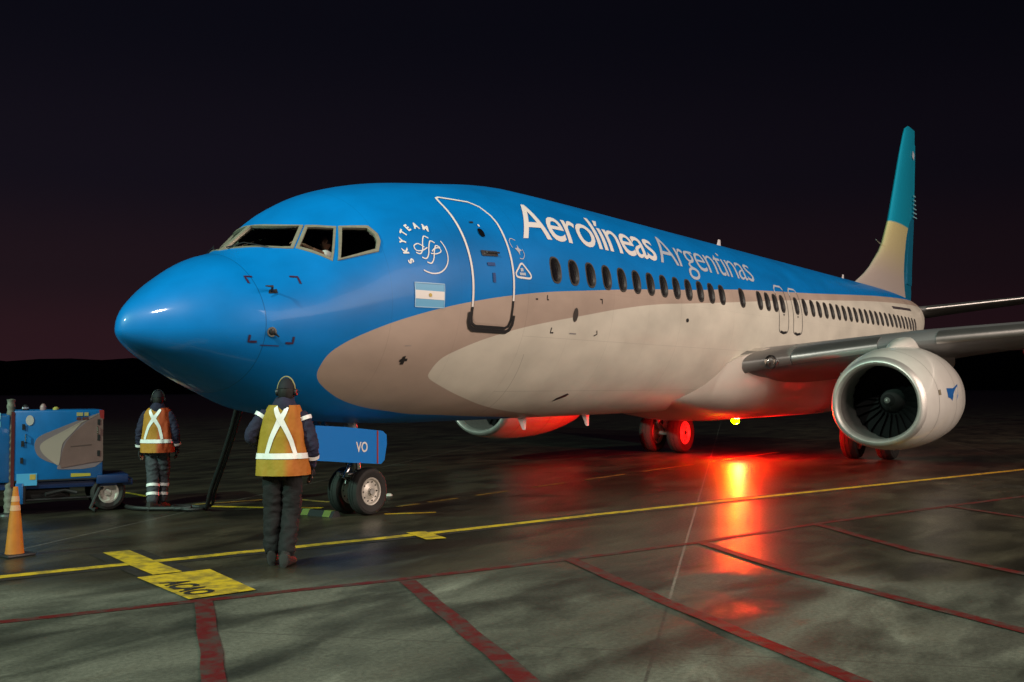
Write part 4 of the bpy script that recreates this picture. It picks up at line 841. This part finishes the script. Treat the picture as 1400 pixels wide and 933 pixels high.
def worker(loc,rz,label,J,vest_m,vest,trm,X,bandz,sleeve,scale=1.0,extra=None,glove=True,turn=0,capcol=None,shin=None):
    T=thing('person',loc,rz,label,'person','ground crew in high visibility vests'); T.scale=(scale*.95,scale*.95,scale)
    n=J
    def j(k,*r): return (*n[k],*(r if len(r)>1 else (r[0],r[0])))
    # naked body as one continuous surface beneath the clothes
    nodes=[j('pelvis',.14,.10),j('spine',.12,.09),j('chest',.15,.10),j('neck0',.07),j('neck',.056),(*(Vector(n['head'])+Vector((0,-.01,-.05))),.06,.06),
           j('shL',.06),j('elL',.042),j('wrL',.028),j('shR',.06),j('elR',.042),j('wrR',.028),
           j('hipL',.09),j('knL',.058),j('anL',.04),j('hipR',.09),j('knR',.058),j('anR',.04),
           (*n['toeL'],.035,.03),(*n['toeR'],.035,.03)]
    E=[(0,1),(1,2),(2,3),(3,4),(4,5),(2,6),(6,7),(7,8),(2,9),(9,10),(10,11),(0,12),(12,13),(13,14),(0,15),(15,16),(16,17),(14,18),(17,19)]
    B=skin_mesh('body',nodes,E,SKIN,T,2); pieces=[B,head_mesh(Vector(n['head']),1.0,turn,T,SKIN)]
    for s_,k in ((-1,'L'),(1,'R')):
        w=Vector(n['wr'+k]); e=Vector(n['el'+k]); d=(w-e).normalized(); up=Vector((s_*.8,.2,.3)) if abs(d.z)>.5 else Vector((0,0,1))
        pieces+=hand_parts(w+d*.01,d,up,s_,T,SKIN,1.0,.55)
    join_meshes(pieces)
    if glove:
        for s_,k in ((-1,'L'),(1,'R')):
            w=Vector(n['wr'+k]); e=Vector(n['el'+k]); d=(w-e).normalized(); up=Vector((s_*.8,.2,.3)) if abs(d.z)>.5 else Vector((0,0,1))
            g=hand_parts(w+d*.008,d,up,s_,T,GLOVE,1.12,.55); g.append(skin_mesh('g',[(*(w-d*.03),.037,.037),(*(w+d*.03),.036,.030)],[(0,1)],GLOVE,T,1)); g=join_meshes(g); g.name='glove'
    # jacket: torso and sleeves
    ws=[(*n['hem'],.140,.112),(*n['spine'],.170,.125),(*n['chest'],.195,.130),(*(Vector(n['neck0'])+Vector((0,-.01,-.02))),.13,.10),
        j('shL',.088),(*((Vector(n['shL'])+Vector(n['elL']))/2+Vector((0,0,.0))),.074,.074),j('elL',.066),(*((Vector(n['wrL'])+Vector(n['elL']))/2),.058,.058),j('wrL',.045),
        j('shR',.088),(*((Vector(n['shR'])+Vector(n['elR']))/2),.074,.074),j('elR',.066),(*((Vector(n['wrR'])+Vector(n['elR']))/2),.058,.058),j('wrR',.045)]
    folds(skin_mesh('jacket',ws,[(0,1),(1,2),(2,3),(2,4),(4,5),(5,6),(6,7),(7,8),(2,9),(9,10),(10,11),(11,12),(12,13)],NAVY,T,3,1),.011,(9,9,15),1)
    # hood or collar lying round the neck
    c=Vector(n['neck0']); mb=MB(); rg=[]
    for z,rx,ry,dy in ((-.06,.15,.12,-.02),(.0,.135,.118,-.03),(.05,.108,.108,-.025),(.085,.088,.092,-.01),(.085,.07,.075,0),(.03,.06,.06,.0)):
        rg.append([(c.x+rx*math.cos(2*PI*i/28),c.y+dy+ry*math.sin(2*PI*i/28)*(1 if math.sin(2*PI*i/28)<0 else .8),c.z+z+.01*math.sin(3*2*PI*i/28)) for i in range(28)])
    mb.loft(rg,True); mb.build('collar',NAVY,T)
    # trousers
    md=lambda a,b,k=.5:tuple(Vector(n[a]).lerp(Vector(n[b]),k))
    ts=[(*n['pelvis'],.145,.12),j('hipL',.118),(*md('hipL','knL'),.110,.110),j('knL',.096),(*md('knL','anL'),.090,.090),(*(Vector(n['anL'])+Vector((0,0,.0))),.088,.088),j('hipR',.118),(*md('hipR','knR'),.110,.110),j('knR',.096),(*md('knR','anR'),.090,.090),(*(Vector(n['anR'])+Vector((0,0,.0))),.088,.088)]
    folds(skin_mesh('trousers',ts,[(0,1),(1,2),(2,3),(3,4),(4,5),(0,6),(6,7),(7,8),(8,9),(9,10)],trm,T,3),.013,(8,8,13),4)
    for k in 'LR':
        a=Vector(n['an'+k]); t=Vector(n['toe'+k]); d=(t-a); d.z=0; d.normalize()
        mb=MB(); rg=[]; base=Vector((a.x,a.y,a.z-.085)); s_=Vector((-d.y,d.x,0)); lift=n.get('heel'+k,0)
        for u,wd,h in ((-.085,.030,.05),(-.075,.040,.13),(-.03,.046,.17),(.03,.046,.165),(.07,.046,.11),(.12,.05,.085),(.17,.047,.07),(.205,.03,.05)):
            r=[]
            for q in range(16):
                an=2*PI*q/16; cz=h/2; r.append(base+d*u*1.12+s_*wd*1.15*math.copysign(abs(math.cos(an))**.7,math.cos(an))+Vector((0,0,cz+h/2*math.copysign(abs(math.sin(an))**.7,math.sin(an))+lift*max(0,(.1-u))*2.2)))
            rg.append(r)
        mb.loft(rg,True); mb.build('boot',BOOT,T)
    # vest: an open shell over the torso
    def vp(a,z,off=0):
        ks=vest
        for q,w_ in zip(ks,ks[1:]):
            if q[0]<=z<=w_[0]: break
        k=max(0,min(1,(z-q[0])/(w_[0]-q[0]))); cx,cy,rx,ry=[q[i]+(w_[i]-q[i])*k for i in range(1,5)]
        wob=.010*noise.noise(Vector((math.cos(a)*3,math.sin(a)*3,z*5)))*2+.005*math.sin(5*a+z*9)*min(1,(1.7-z)*1.6)
        e=.85; c,s=math.cos(a),math.sin(a); return Vector((cx+(rx+off+wob)*math.copysign(abs(c)**e,c),cy+(ry+off+wob)*math.copysign(abs(s)**e,s),z))
    zs=[vest[0][0]+(vest[-1][0]-vest[0][0])*i/22 for i in range(23)]; A=[2*PI*i/64 for i in range(64)]
    mb=MB(); mb.loft([[vp(a,z) for a in A] for z in zs]+[[vp(a,z,-.02) for a in A] for z in reversed(zs)],False); V=mb.build('vest',vest_m,T)
    def ribbon(path,wd,name='reflective_stripe'):
        P=[Vector(p) for p in path]; Q=[]
        for a,b in zip(P,P[1:]): Q+=[a.lerp(b,i/6) for i in range(6)]
        Q.append(P[-1]); vs=[]
        for i,(a,z,*_) in enumerate([(q.x,q.y) for q in Q]):
            d=(Q[min(i+1,len(Q)-1)]-Q[max(0,i-1)]); d=Vector((d.x*.24,d.y)); d.normalize(); pr=Vector((-d.y/.24,d.x))*wd/2
            vs+=[vp(a+pr.x,z+pr.y,.007),vp(a-pr.x,z-pr.y,.007)]
        mb=MB(); mb.add(vs,[(2*i,2*i+1,2*i+3,2*i+2) for i in range(len(Q)-1)]); return mb.build(name,TAPE,V)
    back=-PI/2
    for pth in X: ribbon([(back+a,z,0) for a,z in pth],.048)
    mb=MB(); mb.loft([[vp(a,bandz-.027,.008) for a in A],[vp(a,bandz+.027,.008) for a in A]],False); mb.build('reflective_band',TAPE,V)
    for k,fr,rr in sleeve:
        w,e=Vector(n['wr'+k]),Vector(n['el'+k])
        if fr<0: w,e=Vector(n['el'+k]),Vector(n['sh'+k]); fr=-fr
        p=e.lerp(w,fr); d=(w-e).normalized(); mb=MB(); mb.lathe([(-.019,rr),(.019,rr*.98)],p,d,24); mb.build('sleeve_band',TAPE,T)
    if shin:
        for k,fr,rr in shin:
            a=Vector(n['kn'+k]); b=Vector(n['an'+k]); p=a.lerp(b,fr); d=(b-a).normalized(); mb=MB(); mb.lathe([(-.022,rr),(.022,rr)],p,d,24); mb.build('leg_band',TAPE,T)
    # cap, hair and ear defenders
    H=Vector(n['head']); M=Matrix.Translation(H)@Matrix.Rotation(turn,4,'Z')
    def hm(z0,z1,gr,name,m,cut=None,nx=30):
        mb=MB(); rg=[]
        for i in range(9):
            z=z0+(z1-z0)*i/8; k=math.sqrt(max(0.0004,1-(z/(.118+gr))**2)); rg.append([M@Vector(((.078+gr)*k*math.cos(2*PI*q/nx),(.098+gr)*k*math.sin(2*PI*q/nx)-.002,z)) for q in range(nx)])
        mb.loft(rg,True); return mb.build(name,m,T)
    mb=MB(); rg=[]
    for i in range(8):
        z=-.09+.17*i/7; k=math.sqrt(1-(z/.13)**2); rg.append([M@Vector(((.084)*k*math.sin(q)*1.0,-(.104)*k*math.cos(q),z)) for q in [(-1.75+3.5*t/24) for t in range(25)]])
    mb.loft(rg,False,closed=False); hr=folds(mb.build('hair',HAIR,T),.006,(60,60,40))
    CP_=hm(.03,.130,.014,'cap',CAPM)
    mb=MB(); rg=[]
    for r_i,dz in ((0,.045),(.035,.042),(.07,.034)):
        rg.append([M@Vector((math.sin(q)*(.085),math.cos(q)*.105+r_i*math.cos(q),dz)) for q in [(-1.05+2.1*t/14) for t in range(15)]])
    mb.loft(rg,False,closed=False); mb.build('cap_peak',CAPM,CP_)
    ed=MB(); pts=[M@Vector((.098*math.cos(a),-.012,.145*math.sin(a)+.0)) for a in [PI*i/16 for i in range(17)]]; ed.tube(pts,.0065,8)
    ED=ed.build('headset',capcol or DARK,T)
    for s_ in (-1,1):
        mb=MB(); mb.lathe([(0,.032),(.012,.038),(.03,.034),(.036,0)],M@Vector((s_*.082,0,-.01)),(M.to_3x3()@Vector((s_,0,0))),20); mb.build('ear_cup',DARK,ED)
    return T
J1=dict(pelvis=(0,0,.98),hem=(0,-.01,.93),spine=(0,0,1.15),chest=(0,-.005,1.38),neck0=(.015,0,1.53),neck=(.02,.01,1.575),head=(.03,.03,1.68),
  shL=(-.195,0,1.46),elL=(-.335,-.06,1.24),wrL=(-.23,.16,1.13),shR=(.20,0,1.45),elR=(.305,-.02,1.16),wrR=(.285,.08,.93),
  hipL=(-.095,0,.93),knL=(-.105,.02,.50),anL=(-.10,-.03,.085),hipR=(.095,0,.93),knR=(.085,.03,.50),anR=(.065,-.16,.085),toeL=(-.12,.13,.03),toeR=(.09,.0,.03))
V1=[(.865,0,-.005,.268,.215),(1.0,0,-.005,.262,.200),(1.15,0,-.005,.245,.178),(1.30,0,-.005,.232,.172),(1.42,0,-.005,.212,.160),(1.50,.005,-.01,.175,.14),(1.545,.01,-.01,.15,.12)]
worker((.40,-2.36,0),R(-52),'ground crew member in yellow reflective vest and black trousers, nearest the camera, back turned',J1,vest_mat('vest yellow and orange',(.33,.215,.012),(.42,.13,.010),.06),V1,BLKC,
  [[(-.52,1.06),(-.30,1.22),(-.02,1.40),(.28,1.53)],[(.62,1.06),(.42,1.20),(.02,1.40),(-.28,1.53)]],1.055,[('R',.50,.074),('L',-.14,.082),('R',-.14,.082)],1.075,capcol=YCAP,turn=R(-12))
J2=dict(pelvis=(0,0,.95),hem=(0,0,.86),spine=(0,0,1.13),chest=(0,0,1.36),neck0=(0,.01,1.51),neck=(0,.02,1.55),head=(-.01,.03,1.655),
  shL=(-.20,0,1.44),elL=(-.275,-.05,1.15),wrL=(-.285,.02,.90),shR=(.20,0,1.43),elR=(.285,.0,1.15),wrR=(.27,.10,.92),
  hipL=(-.085,0,.90),knL=(-.055,-.02,.48),anL=(-.02,-.14,.085),hipR=(.085,0,.90),knR=(.055,.12,.50),anR=(.02,.10,.085),toeL=(.06,.0,.03),toeR=(.06,.26,.03))
V2=[(.86,0,0,.250,.215),(1.0,0,0,.246,.198),(1.15,0,0,.235,.172),(1.30,0,0,.228,.168),(1.42,0,0,.215,.155),(1.49,0,0,.18,.13),(1.525,0,0,.14,.11)]
worker((2.72,3.0,0),R(-56),'ground crew member in orange vest and grey striped trousers beside the blue power cart',J2,vest_mat('vest orange',(.42,.19,.015),(.42,.06,.010),.06),V2,GREYC,
  [[(-.62,1.06),(-.30,1.24),(.10,1.42),(.42,1.51)],[(.50,1.06),(.30,1.24),(.0,1.36),(-.38,1.50)]],1.03,[('L',.72,.072),('R',.68,.072)],1.02,turn=R(25),shin=[('L',.30,.102),('L',.62,.100),('R',.30,.102),('R',.62,.100)],capcol=STEEL)

# pilot behind the second flight deck window
T=thing('person',(2.86,-.50,3.08),R(90),'seated pilot in white shirt visible through the second cockpit window','person')
pn=[(0,0,.15,.15,.11),(0,0,.42,.16,.11),(0,0,.56,.07,.07),(0,.01,.62,.055,.055),(.19,0,.47,.055,.055),(.30,.10,.33,.042,.042),(.22,.28,.38,.03,.03),(-.19,.04,.50,.055,.055),(-.19,.36,.555,.042,.042),(-.11,.58,.65,.03,.03)]
b=skin_mesh('body',pn,[(0,1),(1,2),(2,3),(1,4),(4,5),(5,6),(1,7),(7,8),(8,9)],SKIN,T,2)
hh=head_mesh(Vector((0,.03,.735)),1,R(20),T,SKIN); hp=hand_parts((.22,.29,.385),(-.2,.9,.1),(0,0,1),1,T,SKIN)+hand_parts((-.11,.59,.655),(.3,.8,.2),(0,0,1),-1,T,SKIN); join_meshes([b,hh]+hp)
skin_mesh('shirt',[(0,0,.15,.18,.13),(0,0,.42,.19,.13),(0,0,.54,.10,.09),(.19,0,.47,.08,.08),(.26,.06,.39,.068,.068),(-.19,.04,.50,.085,.085),(-.19,.30,.548,.078,.078)],[(0,1),(1,2),(1,3),(3,4),(1,5),(5,6)],mat('white shirt',(.8,.8,.78),.7),T,2)
mb=MB(); rg=[]
for i in range(8):
    z=-.02+.15*i/7; k=math.sqrt(max(.001,1-(z/.131)**2)); rg.append([(.086*k*math.cos(2*PI*q/24),.03+.104*k*math.sin(2*PI*q/24)-.01,.735+z) for q in range(24)])
mb.loft(rg,True); mb.build('hair',HAIR,T)

# ------------------------------------------------------------ ground power cart
GB=mat('cart blue paint',(.002,.14,.42),.42,coat=.2,var=.12,vs=4); CB=mat('chassis black',(.012,.012,.013),.6,var=.2); CR=mat('cart cream decal',(.42,.34,.29),.5); CG=mat('cart mauve decal',(.22,.17,.19),.5); CT=mat('cart taupe panel',(.20,.115,.105),.5,var=.1,vs=5)
CX,CY=2.06,3.55     # near right corner of the cabinet on the ground
GA=math.atan2(5.27-3.36,2.02-2.15)
U3=Vector((math.cos(GA),math.sin(GA),0))    # along the side panel towards the left of the picture
GT=thing('power_cart',(2.15,3.55,0),R(-27),'blue ground power cart with cream swoosh decals standing left of the walking crew member','ground power unit')
GT.scale=(.88,.96,.96)
# local frame: +x runs to the picture's right along the panel, -y... faces the camera side
def gl_(x,y,z): return (x,y,z)
# cabinet spans x from -1.42 to 0, depth to the far side (+y local away from the camera)
W_=1.40; Z0,Z1=.50,1.60
FAR=1
mb=MB(); mb.box((-W_/2,FAR*.55,(Z0+Z1)/2),(W_,1.10,Z1-Z0),bev=.03); CAB=mb.build('cabinet',GB,GT)
def decal(pts,off,name,m,parent=CAB,y=0.0):
    mb=MB(); mb.loft([[(x,y-off,z) for x,z in pts],[(x,y-off+.003,z) for x,z in pts]],True); return mb.build(name,m,parent,smooth=False)
PX=lambda x,y:((x-142)/87.5*1.0+0,(556-y)/87.5*1.0+Z1)     # picture measurements of the decals turned into metres on the panel
sm2=lambda L:[(min(x,-.012),z) for x,z in spl(L+[L[0]],4)[:-1]]
def Q(x,y): a=x*180/933; b=530+y*180/933; return ((a-142.5)/86.5,Z1-(b-555.5)/86.5)
decal(sm2([Q(740,135),Q(740,500),Q(440,545),Q(412,512),Q(330,480),Q(275,440),Q(255,385),Q(262,340),Q(300,305),Q(400,265),Q(560,205),Q(705,155)]),.004,'swoosh_decal',CG)
decal(sm2([Q(712,160),Q(600,210),Q(520,290),Q(460,350),Q(440,400),Q(425,510),Q(380,490),Q(320,440),Q(293,395),Q(300,365),Q(340,335),Q(440,285),Q(560,225)]),.008,'swoosh_decal',CR)
decal([Q(735,150),Q(738,495),Q(640,505),Q(440,535),Q(432,505),Q(450,410),Q(475,350),Q(540,280),Q(620,215)],.012,'side_panel',CT)
decal([Q(705,135),Q(742,135),Q(742,200),Q(715,190)],.015,'corner_mark',REDM)
decal([(Q(220,200)[0]+.062*math.cos(2*PI*i/24),Q(220,200)[1]+.078*math.sin(2*PI*i/24)) for i in range(24)],.008,'round_label',mat('label white',(.55,.52,.50),.6))
decal([Q(135,565),Q(275,565),Q(275,648),Q(135,648)],.008,'pale_blue_label',mat('pale blue label',(.08,.42,.75),.5)); decal([Q(225,572),Q(265,572),Q(265,608),Q(225,608)],.013,'label_detail',GOLD)
for a,b in ((545,590),(600,630)): decal([Q(a,150),Q(b,150),Q(b,175),Q(a,175)],.010,'small_label',mat('small yellow label',(.42,.36,.14),.6) if a==545 else bpy.data.materials['small yellow label'])
for a,b in ((545,575),(585,630)): decal([Q(a,183),Q(b,183),Q(b,202),Q(a,202)],.010,'small_label',mat('small dark label',(.10,.03,.03),.6) if a==545 else bpy.data.materials['small dark label'])
decal([Q(510,575),Q(650,578),Q(650,598),Q(510,600)],.010,'yellow_label',mat('cart yellow label',(.5,.42,.05),.5))
for x in (178,172,168,): decal([Q(x-10,{178:225,172:340,168:455}[x]),Q(x+10,{178:225,172:340,168:455}[x]),Q(x+10,{178:265,172:380,168:495}[x]),Q(x-10,{178:265,172:380,168:495}[x])],.016,'door_hinge',CB)
for y in (200,310,420): decal([Q(695,y),Q(715,y),Q(715,y+40),Q(695,y+40)],.020,'door_hinge',CB)
decal([Q(95,140),Q(118,140),Q(118,655),Q(95,655)],.006,'corner_post',mat('dark red trim',(.10,.012,.015),.5))
decal([Q(505,385),Q(655,375),Q(655,383),Q(505,393)],.014,'panel_seam',mat('seam dark taupe',(.09,.05,.045),.7))  # thin dark taupe line across the side panel
for x,z in ((-1.22,1.18),(-.10,1.28)): mb=MB(); mb.tube([(x,-.0,z-.06),(x,-.035,z-.05),(x,-.035,z+.05),(x,0,z+.06)],.008,6); mb.build('door_handle',STEEL,CAB)
mb=MB(); mb.box((-W_/2,.0,Z0+.02),(W_-.04,.012,.025)); mb.build('sill_rail',CB,CAB,smooth=False)
# second cabinet to the left, running out of the frame
mb=MB(); mb.box((-W_-.04-.9,FAR*.5,(Z0+Z1)/2-.03),(1.78,1.0,Z1-Z0-.06),bev=.03); C2=mb.build('front_cabinet',GB,GT)
for y,h in ((145,45),(205,38),(570,30)): decal([Q(-60,y),Q(22,y),Q(22,y+h),Q(-60,y+h)],.006,'pale_label',mat('pale cyan label',(.30,.62,.75),.5) if y==145 else bpy.data.materials['pale cyan label'],C2)
mb=MB(); mb.box((-1.3,FAR*.5,.44),(3.6,.9,.10),bev=.01); mb.box((.16,FAR*.42,.50),(.52,.92,.14),bev=.02); mb.build('chassis',mat('chassis blue',(.004,.03,.12),.5) ,GT)
mb=MB(); mb.box((-1.0,.3,.30),(1.0,.3,.16),bev=.03); mb.box((-1.28,.06,.33),(.16,.12,.34),bev=.02); mb.tube([(-1.3,.05,.22),(-.1,.1,.22)],.02,8); mb.tube([(-.9,.02,.30),(-.6,.1,.35),(-.4,.05,.30)],.03,8); mb.build('undercarriage',CB,GT)
mb=MB(); mb.box((-1.30,.0,.33),(.12,.03,.32),bev=.01); mb.build('step_bracket',GB,GT)
def cart_wheel(x,y,s):
    C=Vector((x,y,.285)); mb=MB(); r=.285; h=.09
    mb.lathe([(-h*.7,r*.6),(-h,r*.8),(-h*.8,r*.95),(-h*.4,r),(h*.4,r),(h*.8,r*.95),(h,r*.8),(h*.7,r*.6)],C,(0,1,0),40); t=mb.build('wheel',RUB,GT,ang=25)
    mb=MB(); 
    for q in (-1,1): mb.lathe([(q*h*.72,r*.6),(q*h*.74,r*.52),(q*h*.3,r*.42),(q*h*.25,r*.25),(q*h*.6,r*.15),(q*h*.62,0)],C,(0,1,0),30)
    mb.build('rim',bpy.data.materials['wheel rim'],t,ang=25)
for x,y in ((.10,.12),(.10,.95),(-2.7,.12),(-2.7,.95)): cart_wheel(x,y,1)
mb=MB(); mb.tube([(.25,.5,.40),(-.05,.02,.35),(-.20,-.10,.06),(-.12,-.16,.045)],[.03,.03,.03,.045],8); mb.build('drawbar',CB,GT)
for x,m_,h in ((Q(195,0)[0],DARK,.10),(Q(318,0)[0],mat('amber lamp cover',(.32,.20,.20),.4),.11),(Q(408,0)[0],mat('yellow cap',(.40,.34,.08),.5),.06)):
    mb=MB(); mb.lathe([(0,.05),(h*.55,.052),(h*.8,.04),(h,.015),(h,0)],(x,.25,Z1-.01),(0,0,1),18); mb.build('roof_fitting',m_,CAB)
mb=MB(); mb.lathe([(.035,.055),(.06,.053)],(Q(195,0)[0],.25,Z1-.01),(0,0,1),18); mb.build('roof_fitting_band',LTGREY,CAB)

# cone with a weathered post behind it
CO=mat('cone orange plastic',(.44,.15,.01),.65,var=.12,vs=9); 
T=thing('traffic_cone',(-.90,.52,0),0,'tall slim orange traffic cone with dark base at the far left foreground','traffic cone')
mb=MB(); mb.lathe([(.03,.10),(.05,.096),(.40,.064),(.72,.028),(.76,.024),(.765,0)],(0,0,0),(0,0,1),32); mb.build('cone_body',CO,T)
for z in (.63,.53): mb=MB(); r0=.064+(.028-.064)*(z-.40)/.32; mb.lathe([(z-.03,r0+.007),(z+.03,r0-.0015)],(0,0,0),(0,0,1),32); mb.build('cone_band',mat('faded cone band',(.52,.30,.16),.6) if z>.6 else bpy.data.materials['faded cone band'],T)
mb=MB(); mb.box((0,0,.015),(.32,.32,.03),bev=.01); mb.build('cone_base',DARK,T)
T=thing('marker_post',(1.06,4.2,0),0,'grey wrapped marker post in front of the left end of the power cart','post')
mb=MB(); pr=[]
for i in range(60): z=i/59*1.70; pr.append((z,.062+.006*math.sin(z*60)+(.014 if z<1.35 else -.006)))
mb.lathe(pr+[(1.71,0)],(0,0,0),(0,0,1),16); mb.build('post_shaft',mat('grey wrapped hose',(.15,.15,.12),.7,var=.35,vs=14),T)
mb=MB(); mb.lathe([(0,.17),(.03,.16),(.05,.06)],(0,0,0),(0,0,1),20); mb.build('post_base',DARK,T)

# power cable hanging from the starboard nose receptacle and snaking to the cart
cable=[(2.55,.95,1.62),(2.62,1.15,1.3),(2.72,1.5,.8),(2.82,1.85,.35),(2.95,2.1,.09),(3.1,2.35,.04),(3.05,2.65,.04),(2.85,2.75,.05),(2.72,2.55,.04),(2.85,2.35,.06),(2.65,2.7,.04),(2.45,3.2,.04),(2.6,3.8,.04),(2.3,4.0,.05)]
mb=MB(); mb.tube(spl(cable,8),.034,10); o=mb.build('power_cable',mat('black cable rubber',(.014,.014,.014),.55),None); tag(o,'thick black power cable hanging from the nose and coiling on the ground','cable')
mb=MB(); mb.tube(spl([(c[0]+.05,c[1]-.05,c[2]+.02) for c in cable[:5]]+[(3.1,2.45,.05),(2.95,2.2,.04),(2.75,2.35,.04),(2.8,2.7,.05)],8),.022,8); o=mb.build('power_cable',bpy.data.materials['black cable rubber'],None); tag(o,'thinner black cable looped beside the thick one under the nose','cable')
# wheel chocks before the nose wheels
YG=mat('chock stripe',(.15,.18,.03),.6)
def chock(loc,rz,label):
    T=thing('wheel_chock',loc,rz,label,'wheel chock','wheel chocks at the nose gear'); mb=MB(); mb.loft([[(-.09,-.35,0),(.09,-.35,0),(.035,-.35,.085),(-.035,-.35,.085)],[(-.09,.35,0),(.09,.35,0),(.035,.35,.085),(-.035,.35,.085)]],True); mb.build('chock_block',DARK,T,smooth=False)
    for y in (-.22,.22): mb=MB(); mb.loft([[(-.0915,y-.07,.004),(.0915,y-.07,.004),(.037,y-.07,.088),(-.037,y-.07,.088)],[(-.0915,y+.07,.004),(.0915,y+.07,.004),(.037,y+.07,.088),(-.037,y+.07,.088)]],True); mb.build('chock_stripe',YG,T,smooth=False)
    return T
chock((3.55,.35,0),R(0),'yellow striped black chock just ahead of the nose wheels')
mb=MB(); mb.lathe([(0,.07),(.02,.065),(.035,.04),(.04,0)],(6.2,1.4,0),(0,0,1),16); o=mb.build('apron_stud',mat('stud lens',(.6,.6,.55),.3),None); tag(o,'tiny pale reflector stud on the wet ground behind the nose gear','stud')
